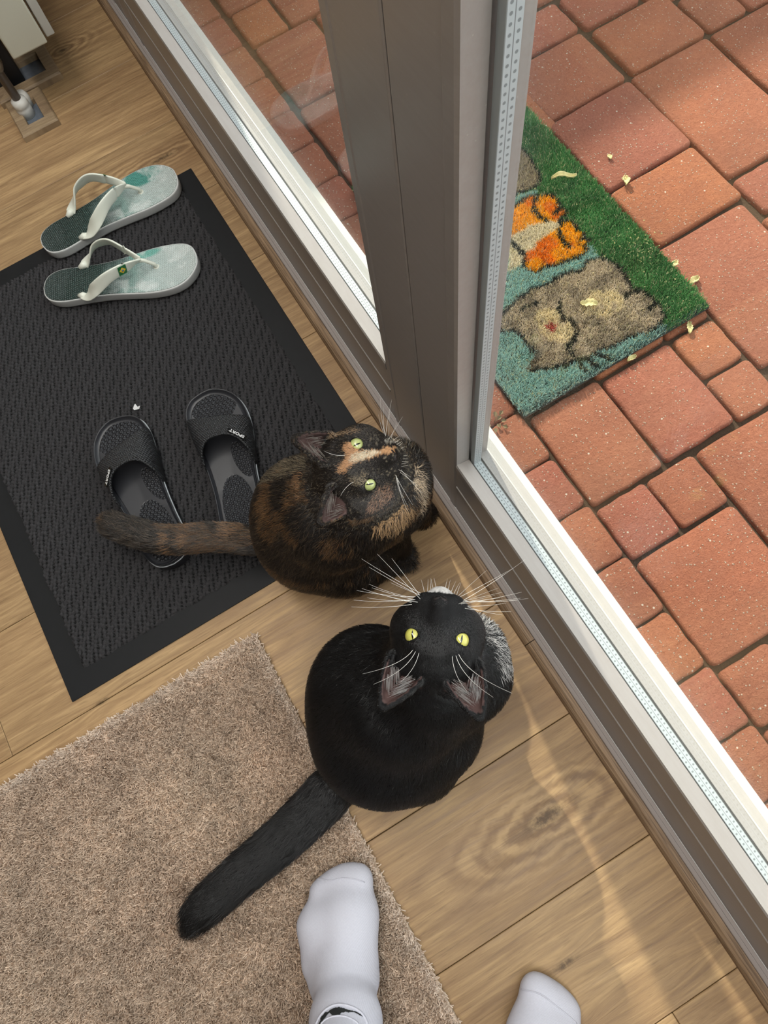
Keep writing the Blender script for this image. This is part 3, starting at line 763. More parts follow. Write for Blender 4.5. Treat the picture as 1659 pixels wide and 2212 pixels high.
M_ffbed2 = ff_bed('flipflop_footbed_pale', .185, .038, .030, .012, (.12, .36, .30))
M_ffside = simple('pale_grey_sole', (.50, .51, .50), .5, bump=(200, .1, .0004))
t = NT('ivory_strap'); p = t.obj()
t.set(color=(.68, .70, .61), rough=.38, spec=.5); M_strap = t.m
FFW = [(0, .0, .0), (.012, .016, .016), (.05, .028, .028), (.13, .0345, .034), (.28, .0350, .0325), (.42, .0365, .0325), (.56, .0420, .038), (.70, .0475, .0450), (.82, .0465, .0470), (.91, .0375, .0440), (.965, .023, .0335), (.992, .009, .017), (1.0, .0, .0)]
def flipflop(heel, toe, side, zbase, label, badge_side):
    a, u, n_, L, ang = frame_xy(heel, toe, zbase + .018)
    root = tag(empty('flip_flop', (a[0], a[1], zbase), ang), label, 'flip-flop', 'pair of green and white flip-flops')
    ol = outline(FFW, L, side)
    zt = lambda p, q, f: .0185 + .004 * max(0, .25 - p / L) + .003 * max(0, (p / L - .85) / .15) ** 2
    s = sole('sole', ol, 0, .018, zt, M_ffside, root)
    v = []; n = len(ol)
    top = sole('footbed', [(p * .986 + L * .007, q * .955) for p, q in ol], .014, .019, lambda p, q, f: zt(p, q, f) + .0011, M_ffbed1 if side < 0 else M_ffbed2, root, .0006)
    pl = Vector((.735 * L, side * .004, .019))
    jn = Vector((.655 * L, side * .002, .046))
    tube('toe_post', [pl + Vector((0, 0, -.004)), pl + Vector((-.001, 0, .008)), pl.lerp(jn, .6) + Vector((0, 0, .006)), jn], [.0040, .0033, .0032, .0045], M_strap, root, 10)
    tube('toe_plug', [pl + Vector((0, 0, -.004)), pl + Vector((0, 0, .0018))], .0052, M_strap, root, 12)
    bands = []
    for sg in (1, -1):
        inner = (sg == side); hw_ = .0345
        pts = catmull([jn + Vector((.004, 0, 0)), Vector((.60 * L, sg * .016, .055)), Vector((.50 * L, sg * .036, .062)), Vector((.40 * L, sg * .044, .050)), Vector((.325 * L, sg * .0405, .032)), Vector((.270 * L, sg * .0330, .0215))], 7)
        sides = []
        for i in range(len(pts)):
            q = i / (len(pts) - 1); sides.append((.75, sg * .25, .1 + .9 * math.sin(q * math.pi) * -.35))
        wd = [.0105 + .0105 * min(1, i / 9) - .005 * max(0, (i - 28) / 8) for i in range(len(pts))]
        # the flat side of each band faces outward: across direction runs along the foot and down
        sides = [Vector((1.0, 0, 0)).cross((0, 0, 1)) * 0 + Vector((.55 - .35 * math.sin(math.pi * i / (len(pts) - 1)), -sg * .25, .65 * math.sin(math.pi * i / (len(pts) - 1)))) for i in range(len(pts))]
        rb_ = ribbon('strap', pts, sides, wd, .0036, M_strap, root, 4, .25)
        tube('strap_anchor', [Vector((.285 * L, sg * .0345, .0215)), Vector((.265 * L, sg * .0320, .0222)), Vector((.235 * L, sg * .0290, .0205))], [.0058, .0066, .0035], M_strap, root, 10)
        bands.append((sg, pts, sides))
    # small enamel flag on one band
    for sg, pts, sides in bands:
        if sg != badge_side: continue
        i = 9; p0 = Vector(pts[i]); tt = (Vector(pts[i + 1]) - Vector(pts[i - 1])).normalized()
        s_ = sides[i]; s_ = (s_ - tt * s_.dot(tt)).normalized(); nn = tt.cross(s_).normalized(); nn = nn if nn.z > 0 else -nn
        o_ = p0 + nn * .0021
        def quad(nm, hx, hy, off, mt, par, rh=False):
            c_ = [(hx, hy), (-hx, hy), (-hx, -hy), (hx, -hy)] if not rh else [(hx, 0), (0, hy), (-hx, 0), (0, -hy)]
            lo = [o_ + nn * (off - .0006) + tt * p_ + s_ * q_ for p_, q_ in c_]; hi = [o_ + nn * off + tt * p_ + s_ * q_ for p_, q_ in c_]
            return fix_normals(mesh(nm, lo + hi, [(3, 2, 1, 0), (4, 5, 6, 7)] + [(j, (j + 1) % 4, 4 + (j + 1) % 4, 4 + j) for j in range(4)], mt, par))
        fb = quad('flag_badge', .0078, .0084, .0006, simple('flag_green', (.01, .14, .04), .4), root)
        quad('yellow_rhombus', .0060, .0055, .0010, simple('flag_yellow', (.75, .50, .03), .4), fb, True)
        tb = tube('blue_disc', [o_ + nn * .0008, o_ + nn * .0014], .0020, simple('flag_blue', (.12, .20, .35), .4), fb, 12)
    return root
flipflop((92, 532), (378, 371), -1, .0095, 'green and white flip-flop farther from the camera, half on the oak floor', 1)
flipflop((95, 624), (428, 566), 1, .0105, 'green and white flip-flop lying fully on the black mat', -1)

# black bath slides
t = NT('slide_foam'); t.set(color=(.022, .023, .027), rough=.38, spec=.45); M_slide = t.m
t = NT('slide_footbed'); p = t.obj(); x, y, z = t.sep(p)
h = hexmat(t, p, .0058, 1, 1)
def ell(cx, cy, rx, ry, rot=0):
    dx = t.math('SUBTRACT', x, cx); dy = t.math('SUBTRACT', y, cy); c_, s_ = math.cos(rot), math.sin(rot)
    a_ = t.math('DIVIDE', t.math('ADD', t.math('MULTIPLY', dx, c_), t.math('MULTIPLY', dy, s_)), rx)
    b_ = t.math('DIVIDE', t.math('SUBTRACT', t.math('MULTIPLY', dy, c_), t.math('MULTIPLY', dx, s_)), ry)
    r_ = t.math('SQRT', t.math('ADD', t.math('MULTIPLY', a_, a_), t.math('MULTIPLY', b_, b_)))
    return t.remap(r_, .94, 1.0, 1, 0)
msk = t.math('MAXIMUM', t.math('MAXIMUM', ell(.25, 0, .045, .040), ell(.055, 0, .060, .026)), ell(.135, -.022, .034, .013, .2))
c = t.mix(t.math('MULTIPLY', msk, t.remap(h, 0.2, 2.6, 0, 1)), (.020, .021, .025), (.085, .087, .092))
t.set(color=c, rough=.4, spec=.5); t.bump(t.math('MULTIPLY', msk, h), .9, .0011); M_slbed = t.m
t = NT('slide_strap'); p = t.obj(); h = hexmat(t, p, .0030, 1, 1)
t.set(color=(.022, .023, .025), rough=.45, spec=.45); t.bump(h, .7, .0005); M_slstrap = t.m
M_line = simple('grey_side_line', (.30, .32, .34), .35)
SLW = [(0, 0, 0), (.012, .015, .015), (.05, .027, .027), (.14, .0345, .034), (.28, .0355, .033), (.42, .0375, .0335), (.56, .043, .037), (.70, .0485, .0440), (.82, .0475, .0475), (.91, .039, .0450), (.965, .025, .034), (.992, .010, .016), (1, 0, 0)]
def slide(heel, toe, side, zbase, label):
    a, u, n_, L, ang = frame_xy(heel, toe, zbase + .025)
    root = tag(empty('bath_slide', (a[0], a[1], zbase), ang), label, 'slide sandal', 'pair of black bath slides')
    ol = outline(SLW, L, side)
    def zt(p, q, f):
        rim = .006 * (1 - min(1, f / .10)) ** 1 if f > 0 else .006
        if f >= .10: rim = 0
        return .024 + .006 * max(0, .35 - p / L) / .35 + .006 * max(0, (p / L - .85) / .15) ** 1.5 + rim
    sole('sole', ol, 0, .018, zt, M_slide, root, .002)
    sole('footbed', [(p * .945 + L * .0275, q * .86) for p, q in ol], .020, .026, lambda p, q, f: .0262 + .006 * max(0, .35 - p / L) / .35 + .006 * max(0, (p / L - .85) / .15) ** 1.5 - .001 * f, M_slbed, root, .0004)
    # thin pale line round the side wall
    P3 = [(p * 1.001, q * 1.012, .0195 + .006 * max(0, .35 - p / L) / .35 + .006 * max(0, (p / L - .85) / .15) ** 1.5) for p, q in ol]
    tube('side_line', P3 + [P3[0]], .0012, M_line, root, 6, False)
    # strap: arched band, wider on the outside
    nu, nv = 26, 15; v = []; th_ = .0032
    wd = lambda f_: np.interp(f_, [w[0] for w in SLW], [w[1] for w in SLW])
    wi = lambda f_: np.interp(f_, [w[0] for w in SLW], [w[2] for w in SLW])
    for lay in (0, 1):
        for i in range(nu):
            q = i / (nu - 1)                       # 0 = outer side, 1 = big-toe side
            ang_ = math.pi * q; e = abs(math.cos(ang_)) ** .82 * (1 if q < .5 else -1)
            front = .760 + .10 * q - .06 * math.sin(ang_) * (1 - q)
            back = .450 + .04 * q + .155 * math.sin(ang_) ** 1.3
            for j in range(nv):
                r = j / (nv - 1); f_ = back * (1 - r) + front * r
                wo = float(wd(f_)) + .002; wn = float(wi(f_)) + .002
                b = (wo if e > 0 else wn) * e
                hgt = (.052 - .014 * r) * math.sin(ang_) ** .62
                zz = .014 + hgt
                b_in = b * (1 - lay * th_ / .045); zz2 = zz - lay * th_ * (1.0 if .12 < q < .88 else .2)
                v.append((f_ * L, -side * b_in, zz2))
    def I(l, i, j): return l * nu * nv + i * nv + j
    f = [(I(0, i, j), I(0, i + 1, j), I(0, i + 1, j + 1), I(0, i, j + 1)) for i in range(nu - 1) for j in range(nv - 1)]
    f += [(I(1, i, j), I(1, i, j + 1), I(1, i + 1, j + 1), I(1, i + 1, j)) for i in range(nu - 1) for j in range(nv - 1)]
    for i in range(nu - 1):
        f += [(I(0, i, 0), I(1, i, 0), I(1, i + 1, 0), I(0, i + 1, 0)), (I(0, i, nv - 1), I(0, i + 1, nv - 1), I(1, i + 1, nv - 1), I(1, i, nv - 1))]
    for j in range(nv - 1):
        f += [(I(0, 0, j), I(0, 0, j + 1), I(1, 0, j + 1), I(1, 0, j)), (I(0, nu - 1, j), I(1, nu - 1, j), I(1, nu - 1, j + 1), I(0, nu - 1, j + 1))]
    st = fix_normals(mesh('strap', v, f, M_slstrap, root, True))
    # word tag on the outer rear of the strap
    q = .30; ang_ = math.pi * q
    def sp(q, r):
        ang_ = math.pi * q; e = abs(math.cos(ang_)) ** .82 * (1 if q < .5 else -1)
        front = .760 + .10 * q - .06 * math.sin(ang_) * (1 - q); back = .450 + .04 * q + .155 * math.sin(ang_) ** 1.3
        f_ = back * (1 - r) + front * r; b = ((float(wd(f_)) if e > 0 else float(wi(f_))) + .002) * e
        return Vector((f_ * L, -side * b, .014 + (.052 - .014 * r) * math.sin(ang_) ** .62))
    P0 = sp(.31, .13); eu = (sp(.34, .13) - sp(.28, .13)).normalized(); ev = (sp(.31, .2) - sp(.31, .1)); ev = (ev - eu * ev.dot(eu)).normalized(); en = eu.cross(ev).normalized()
    if en.z < 0: en = -en
    Mx = Matrix([(*[eu[i_] * 1 for i_ in range(0)],)] * 0) if False else None
    xx = -ev.cross(en); xx = eu if True else xx
    # letters read from the wearer's side
    rgt = eu if (eu.cross(ev)).dot(en) > 0 else -eu
    rot = Matrix((rgt, ev, rgt.cross(ev))).transposed().to_4x4()
    pad = box('tag_pad', (-.0152, -.0038, -.001), (.0152, .0038, .0008), simple('gloss_black', (.004, .004, .004), .25), root, .0006)
    pad.matrix_local = Matrix.Translation(P0 + en * .0008) @ rot @ Matrix.Rotation(math.pi, 4, 'Z')
    fc = bpy.data.curves.new('lettering', 'FONT'); fc.body = 'SPORT'; fc.size = .0078; fc.align_x = 'CENTER'; fc.align_y = 'CENTER'; fc.extrude = .0002; fc.offset = .0002; fc.space_character = 1.05
    fc.materials.append(simple('white_print', (.72, .72, .72), .5))
    fo = bpy.data.objects.new('lettering', fc); COL.objects.link(fo)
    me_ = bpy.data.meshes.new_from_object(fo); bpy.data.objects.remove(fo); lt = link('lettering', me_, None, pad, (0, 0, .0010))
    return root
slide((376, 1218), (243, 914), -1, .009, 'black bath slide on the left of the pair, its heel under the mottled tail')
slide((540, 1172), (455, 848), 1, .009, 'black bath slide on the right of the pair, heel hidden by the mottled cat')

# ------------------------------------------------------------------ signed-distance sculpting
def project(P):
    c = (P - np.array([0, 0, H])) @ RC.T; return c[:, 0] / c[:, 2] * FPX + 829.5, c[:, 1] / c[:, 2] * FPX + 1106.0

class Sculpt:
    def __init__(s, lo, hi, h):
        s.h = h; s.lo = np.array(lo, float); s.n = np.ceil((np.array(hi) - s.lo) / h).astype(int) + 1
        s.D = np.full(s.n, .05, np.float32)
    def block(s, lo, hi):
        a = np.clip(np.floor((np.array(lo) - s.lo) / s.h).astype(int), 0, s.n - 1); b = np.clip(np.ceil((np.array(hi) - s.lo) / s.h).astype(int) + 1, 1, s.n)
        sl = tuple(slice(a[i], b[i]) for i in range(3)); g = [s.lo[i] + s.h * np.arange(a[i], b[i]) for i in range(3)]
        X, Y, Z = np.meshgrid(*g, indexing='ij'); return sl, np.stack([X, Y, Z], -1)
    def comb(s, sl, d, k, op):
        A = s.D[sl]; d = d.astype(np.float32)
        if op == '+':
            hh = np.clip(.5 + .5 * (A - d) / k, 0, 1); s.D[sl] = A * (1 - hh) + d * hh - k * hh * (1 - hh)
        else:
            hh = np.clip(.5 - .5 * (A + d) / k, 0, 1); s.D[sl] = A * (1 - hh) - d * hh + k * hh * (1 - hh)
    def ell(s, c, r, axes=None, k=.015, op='+'):
        c = np.array(c, float); r = np.array(r, float) * np.ones(3); A = np.eye(3) if axes is None else np.array(axes, float)
        R = r.max() + 3 * k + .004; sl, P = s.block(c - R, c + R); q = (P - c) @ A.T
        k0 = np.linalg.norm(q / r, axis=-1); k1 = np.linalg.norm(q / (r * r), axis=-1) + 1e-9
        s.comb(sl, np.where(k0 > 1e-6, k0 * (k0 - 1) / k1, -r.min()), k, op)
    def cap(s, a, b, ra, rb, k=.01, op='+'):
        a = np.array(a, float); b = np.array(b, float); R = max(ra, rb) + 3 * k + .004
        sl, P = s.block(np.minimum(a, b) - R, np.maximum(a, b) + R); ab = b - a; t_ = np.clip(((P - a) @ ab) / (ab @ ab + 1e-12), 0, 1)
        s.comb(sl, np.linalg.norm(P - a - t_[..., None] * ab, axis=-1) - (ra + (rb - ra) * t_), k, op)
    def floor(s, z, k=.006):
        sl, P = s.block(s.lo, s.lo + s.n * s.h); d = z - P[..., 2]; A = s.D
        hh = np.clip(.5 - .5 * (A - d) / k, 0, 1); s.D = (A * (1 - hh) + d * hh + k * hh * (1 - hh)).astype(np.float32)
    def val(s, P):
        q = (np.atleast_2d(P) - s.lo) / s.h; i = np.clip(np.floor(q).astype(int), 0, s.n - 2); f = q - i; o = 0
        for dx in (0, 1):
            for dy in (0, 1):
                for dz in (0, 1):
                    w = (f[:, 0] if dx else 1 - f[:, 0]) * (f[:, 1] if dy else 1 - f[:, 1]) * (f[:, 2] if dz else 1 - f[:, 2])
                    o = o + w * s.D[i[:, 0] + dx, i[:, 1] + dy, i[:, 2] + dz]
        return o
    def hit(s, p, d, step=.0007, n=300):
        p = np.array(p, float); d = np.array(d, float); d /= np.linalg.norm(d)
        for i in range(n):
            if s.val(p)[0] > 0: return p
            p = p + d * step
        return p
    def polygonise(s):
        """surface nets"""
        D = s.D; ins = D < 0; n = D.shape
        corner = [(a, b, c) for a in (0, 1) for b in (0, 1) for c in (0, 1)]
        sub = lambda a: D[a[0]:n[0] - 1 + a[0], a[1]:n[1] - 1 + a[1], a[2]:n[2] - 1 + a[2]]
        cnt = sum((sub(a) < 0).astype(np.int8) for a in corner); act = (cnt > 0) & (cnt < 8)
        I = np.argwhere(act); vid = np.full(act.shape, -1, np.int64); vid[act] = np.arange(len(I))
        acc = np.zeros((len(I), 3)); num = np.zeros(len(I))
        for a in corner:
            for ax in range(3):
                if a[ax]: continue
                b = list(a); b[ax] = 1
                va = D[I[:, 0] + a[0], I[:, 1] + a[1], I[:, 2] + a[2]]; vb = D[I[:, 0] + b[0], I[:, 1] + b[1], I[:, 2] + b[2]]
                cr = (va < 0) != (vb < 0); t_ = np.where(cr, va / (va - vb + 1e-12), 0)
                pt = np.tile(np.array(a, float), (len(I), 1)); pt[:, ax] += t_
                acc[cr] += pt[cr]; num[cr] += 1
        V = s.lo + (I + acc / num[:, None]) * s.h; Fs = []
        for ax in range(3):
            o1, o2 = (ax + 1) % 3, (ax + 2) % 3
            sh = [slice(0, n[i]) for i in range(3)]; s1 = list(sh); s2 = list(sh); s1[ax] = slice(0, n[ax] - 1); s2[ax] = slice(1, n[ax])
            a, b = ins[tuple(s1)], ins[tuple(s2)]; E = np.argwhere(a != b); fl = a[tuple(E.T)]
            ok = (E[:, o1] > 0) & (E[:, o2] > 0) & (E[:, o1] < n[o1] - 1) & (E[:, o2] < n[o2] - 1); E = E[ok]; fl = fl[ok]
            def at(d1, d2):
                Q = E.copy(); Q[:, o1] -= d1; Q[:, o2] -= d2; return vid[tuple(Q.T)]
            q = np.stack([at(1, 1), at(0, 1), at(0, 0), at(1, 0)], 1); q[~fl] = q[~fl][:, ::-1]; Fs.append(q)
        return V, np.concatenate(Fs)
    def grad(s, P):
        e = s.h * .8; g = np.stack([s.val(P + np.eye(3)[i] * e) - s.val(P - np.eye(3)[i] * e) for i in range(3)], 1)
        return g / (np.linalg.norm(g, axis=1, keepdims=True) + 1e-9)

def set_vcol(o, C):
    me = o.data; ca = me.attributes.new('tint', 'FLOAT_COLOR', 'POINT'); cc = np.ones((len(C), 4), np.float32); cc[:, :3] = C
    ca.data.foreach_set('color', cc.ravel())

def sample_surface(V, F, n, r):
    A, B, C, D = (V[F[:, i]] for i in range(4))
    ar = .5 * np.linalg.norm(np.cross(C - A, D - B), axis=1); i = r.choice(len(F), n, p=ar / ar.sum())
    u, v = r.random((n, 1)), r.random((n, 1))
    return (A[i] * (1 - u) + B[i] * u) * (1 - v) + (D[i] * (1 - u) + C[i] * u) * v

def unit(v): v = np.array(v, float); return v / np.linalg.norm(v)

def make_fur(name, sc, V, F, n, lenfn, flow, colfn, mask, mat, parent, origin, rad=.00026, seed=1, k=4, lift=.35, head=None):
    r = np.random.default_rng(seed); P = sample_surface(V, F, n, r)
    if head is not None:
        ce = V[F[:, 0]]; P = np.concatenate([P, sample_surface(V, F[np.linalg.norm(ce - head[0], axis=1) < head[1]], int(n * .6), r)])
    P = P[mask(P)]; n = len(P)
    N = sc.grad(P); L = lenfn(P)[:, None] * r.uniform(.6, 1.25, (n, 1)); d = flow(P)
    d = d + .28 * r.normal(0, 1, (n, 3)) + .55 * np.stack([vnoise(P, 55, q) - .5 for q in (1, 2, 3)], 1)
    d = d - N * (d * N).sum(1, keepdims=True); d /= np.linalg.norm(d, axis=1, keepdims=True) + 1e-9
    pts = np.zeros((n, k, 3)); rr = np.zeros((n, k))
    for j in range(k):
        f_ = j / (k - 1); pts[:, j] = P - N * .0006 + L * (d * (f_ * .9) + N * (lift * f_ * (1 - .45 * f_)))
        rr[:, j] = rad * (1 - .75 * f_)
    rr[:, 0] *= .8
    return hair(name, pts - np.array(origin), rr, colfn(P, N, r), mat, parent)

def head_frame(eye_mid, zeye, imgdir, theta):
    E = W(*eye_mid, zeye); V = unit(np.array([0, 0, H]) - E)
    d = RC.T @ np.array([imgdir[0], imgdir[1], 0.]); h = unit(d - V * (d @ V))
    Fv = math.cos(theta) * h + math.sin(theta) * V; U = math.cos(theta) * V - math.sin(theta) * h; Rt = np.cross(Fv, U)
    C = E - Fv * .036 - U * .013
    return C, unit(Fv), unit(U), unit(Rt)

def sculpt_head(s, C, Fv, U, R, ears, sc=1.0):
    L = lambda f, r, u: C + (Fv * f + R * r + U * u) * sc
    ax = np.array([Fv, R, U])
    s.ell(L(-.010, 0, .000), np.array([.044, .043, .037]) * sc, ax, .012)
    for q in (1, -1):
        s.ell(L(.010, q * .024, -.012), np.array([.027, .024, .023]) * sc, ax, .012)
        s.ell(L(.020, q * .0165, .014), np.array([.016, .014, .012]) * sc, ax, .010)
    s.ell(L(.030, 0, -.006), np.array([.024, .026, .019]) * sc, ax, .010)
    s.cap(L(.015, 0, .014), L(.0560, 0, -.004), .0135 * sc, .0078 * sc, .008)
    for q in (1, -1):
        s.ell(L(.0450, q * .0125, -.0125), np.array([.0135, .0135, .0108]) * sc, ax, .007)
        s.ell(L(.0270, q * .0190, -.0090), np.array([.0200, .0185, .0170]) * sc, ax, .010)
    s.ell(L(.0485, 0, -.0225), np.array([.0105, .012, .0085]) * sc, ax, .006)
    s.ell(L(.0585, 0, -.0045), np.array([.0040, .0058, .0040]) * sc, ax, .003)
    for q in (1, -1):
        s.ell(L(.0625, q * .0030, -.0056), .0013 * sc, None, .0012, '-')
    tips = []
    for q, e in zip((1, -1), ears):
        # e: base centre, tip, opening direction in head coordinates (f, r, u)
        b = L(*e[0]); tip = L(*e[1]); axd = unit(tip - b); op = e[2][0] * Fv + e[2][1] * R + e[2][2] * U; op = unit(op - axd * (op @ axd)); sd = np.cross(axd, op)
        m_ = 13; Ln = np.linalg.norm(tip - b); prevs = None
        for t_, wf in ((-.12, 1.0), (.2, .98), (.45, .80), (.68, .56), (.86, .32), (1.0, .13)):
            ring = [b + axd * Ln * t_ - op * math.cos(math.radians(-112 + 224 * j / (m_ - 1))) * .0205 * sc * wf * .55 + sd * math.sin(math.radians(-112 + 224 * j / (m_ - 1))) * .0205 * sc * wf for j in range(m_)]
            if prevs: 
                for p0, p1 in zip(prevs, ring): s.cap(p0, p1, .0021, .0019, .0022)
            prevs = ring
        tips.append((b, tip, op, axd))
    return L, ax, tips

def cut_eyes(s, L, ax, Fv, U, R, spec, sc=1.0):
    out = []
    for q in (1, -1):
        r_, u_ = spec['pos']; n_ = unit(Fv * spec['n'][0] + R * q * spec['n'][1] + U * spec['n'][2])
        st = L(.012, q * r_ * .80, u_ * .6); p = s.hit(L(.020, q * r_, u_), n_)
        up = unit(U - n_ * (U @ n_)); sd = np.cross(up, n_)
        tl = spec['tilt'] * q; s1 = sd * math.cos(tl) + up * math.sin(tl); u1 = up * math.cos(tl) - sd * math.sin(tl)
        s.ell(p + n_ * .001, (spec['w'], spec['h'], .0055), np.array([s1, u1, n_]), .0016, '-')
        out.append((p, n_, s1, u1, q))
    return out

def eye_mat(name, inner, outer):
    t = NT(name); x, y, z = t.sep(t.obj())
    r_ = t.math('SQRT', t.math('ADD', t.math('MULTIPLY', x, x), t.math('MULTIPLY', y, y)))
    c = t.ramp(t.math('DIVIDE', r_, .0088), [(0, inner), (.55, inner), (.85, outer), (.97, (.02, .02, .01))])
    nz = t.noise(t.obj(), 700, 3, .6); c = t.mix(t.remap(nz, .4, .7, 0, .25), c, tuple(k * .55 for k in outer))
    sl = t.math('ADD', t.math('MULTIPLY', t.math('ABSOLUTE', x), 1 / .0010), t.math('POWER', t.math('MULTIPLY', t.math('ABSOLUTE', y), 1 / .0052), 2.0))
    c = t.mix(t.remap(sl, .85, 1.05, 1, 0), c, (.003, .003, .003))
    t.set(color=c, rough=.06, spec=.6, coat=.6); return t.m

def add_eyes(root, org, eyes, gaze, mt, up, rad=.0092, depth=.0088):
    for p, n_, s1, u1, q in eyes:
        c = p - n_ * depth; z_ = unit(gaze - c) * .55 + n_ * .45; z_ = unit(z_); y_ = unit(up - z_ * (up @ z_)); x_ = np.cross(y_, z_)
        bm = bmesh.new(); bmesh.ops.create_uvsphere(bm, u_segments=28, v_segments=18, radius=rad); me = bpy.data.meshes.new('eye'); bm.to_mesh(me); bm.free()
        me.polygons.foreach_set('use_smooth', [True] * len(me.polygons))
        o = link('eye', me, mt, root)
        M = Matrix.Identity(4)
        for i in range(3): M[i][0] = x_[i]; M[i][1] = y_[i]; M[i][2] = z_[i]; M[i][3] = c[i] - org[i]
        o.matrix_local = M

def whisker_set(name, root, org, items, mat, rad=.00022):
    k = 8; P = np.zeros((len(items), k, 3)); Rr = np.zeros((len(items), k))
    for i, (p0, d0, L, bend) in enumerate(items):
        for j in range(k):
            f_ = j / (k - 1); P[i, j] = p0 + d0 * L * f_ + bend * L * f_ * f_ - org; Rr[i, j] = rad * (1 - .75 * f_)
    return hair(name, P, Rr, np.tile([.85, .83, .78], (len(items), 1)), mat, root)

M_fur = hair_mat('cat_fur', .38, .6)
t = NT('cat_skin'); a_ = t.new('ShaderNodeAttribute', attribute_name='tint'); t.set(color=a_.outputs['Color'], rough=.7, spec=.2); M_skin = t.m
M_whisk = hair_mat('whisker_white', .35, .5)
M_nose = simple('dark_nose', (.020, .014, .014), .45, bump=(900, .4, .0003))

# ------------------------------------------------------------------ black cat
RUGT = .013
bo = W(830, 1570, 0)
C, Fv, U, R = head_frame((945, 1362), .325, (20, -249), math.radians(47))
s = Sculpt((-.47, -.14, -.004), (.16, .28, .42), .0021)
s.ell(W(832, 1572, .088), (.094, .094, .086), None, .03)
s.ell(W(805, 1490, .115), .078, None, .03)
s.ell(W(870, 1512, .165), .074, None, .03)
s.ell(W(935, 1462, .20), .060, None, .03)
s.ell(W(1003, 1448, .165), (.052, .056, .058), None, .03)
s.ell(W(1016, 1398, .20), .034, None, .025)
s.ell(W(945, 1445, .245), .044, None, .03)
s.cap(W(930, 1470, .22), C - Fv * .01 - U * .01, .046, .036, .025)
s.ell(W(930, 1565, .10), .062, None, .03)
# hind thighs, hind feet, fore legs and paws
for px, py in ((905, 1640), (760, 1480)): s.ell(W(px, py, .055), (.05, .05, .05), None, .02)
for px, py in ((955, 1600), (860, 1420)): s.cap(W(px, py, .016), W(px + 45, py - 30, .014), .015, .015, .012)
for px, py in ((1030, 1470), (985, 1400)):
    s.cap(W(px - 10, py, .13), W(px + 10, py + 5, .03), .024, .016, .02); s.ell(W(px + 22, py - 4, .014), (.022, .018, .014), None, .01)
tail = catmull([W(760, 1660, .055), W(722, 1700, .045), W(670, 1755, .042), W(610, 1812, .040), (W(545, 1868, .040)), W(485, 1920, .038), W(437, 1965, .034), W(412, 1998, .029)], 3)
tr = np.interp(np.linspace(0, 1, len(tail)), [0, .15, .5, .8, .93, 1], [.027, .026, .022, .019, .014, .006])
for i in range(len(tail) - 1): s.cap(tail[i], tail[i + 1], tr[i], tr[i + 1], .006)
ears = [((-.008, .0270, .024), (-.020, .047, .068), (.85, -.05, .2)), ((-.008, -.0270, .024), (-.020, -.047, .068), (.85, .05, .2))]
L_, ax, tips = sculpt_head(s, C, Fv, U, R, ears)
eyes = cut_eyes(s, L_, ax, Fv, U, R, dict(pos=(.0205, .010), n=(.82, .36, .45), w=.0088, h=.0056, tilt=.30))
s.floor(.001)
V, F = s.polygonise()
cat = tag(empty('cat', tuple(bo)), 'black cat with white chest sitting beside the beige rug, looking up', 'cat', None)
body = np_mesh('body', V - bo, F, M_skin, cat)
tailA = np.array(tail)
def near_ear(P, tips):
    r = np.zeros(len(P)); inner = np.zeros(len(P), bool)
    for b, tip, op, axd in tips:
        h_ = (P - b) @ axd; rad_ = np.linalg.norm(P - b - h_[:, None] * axd, axis=1); hit = (h_ > .006) & (rad_ < .030 * (1.25 - h_ / np.linalg.norm(tip - b)))
        r = np.maximum(r, hit * 1.0); inner |= hit & (((P - b) @ op) > -.010 - 0 * h_)
    return r > 0, inner
def ear_inner(P, N, tips):
    i_ = np.zeros(len(P), bool)
    for b, tip, op, axd in tips:
        Ln = np.linalg.norm(tip - b); q = P - b; h_ = q @ axd; rad_ = q - h_[:, None] * axd; o_ = q @ op
        core = rad_ - op * .004 * (1 - h_ / Ln)[:, None]
        i_ |= (h_ > .006) & (h_ < Ln * 1.02) & (np.linalg.norm(rad_, axis=1) < .0235 * (1.2 - h_ / Ln)) & (o_ < .0065) & ((N * core).sum(1) < 0)
    return i_
def tail_dir(P, T):
    i = np.argmin(np.linalg.norm(P[:, None, :] - T[None, :-1, :], axis=2), axis=1); d = T[i + 1] - T[i]
    dist = np.linalg.norm(P - T[i], axis=1); return d / (np.linalg.norm(d, axis=1, keepdims=True) + 1e-9), dist, i
def flow_for(C, Fv, U, R, T, rump, headr=.062):
    def flow(P):
        q = P - C; hd = np.linalg.norm(q, axis=1); f_ = q @ Fv; r_ = q @ R; u_ = q @ U
        head = -Fv[None] * 1.0 + R[None] * (r_ * 14)[:, None] + U[None] * (u_ * 10)[:, None]
        bod = unit(np.array([rump[0] - C[0], rump[1] - C[1], -.10]))[None] + 1.8 * np.stack([(P[:, 0] - rump[0]), (P[:, 1] - rump[1]), np.zeros(len(P))], 1) + np.array([0, 0, -.35])
        td, dist, i = tail_dir(P, T)
        w = np.clip((hd - headr) / .02, 0, 1)[:, None]; d = head * (1 - w) + bod * w
        wt = np.clip((.04 - dist) / .012, 0, 1)[:, None] * (i > 2)[:, None]; return d * (1 - wt) + td * wt
    return flow
flow = flow_for(C, Fv, U, R, tailA, bo)
wc = W(1095, 1420, .17)
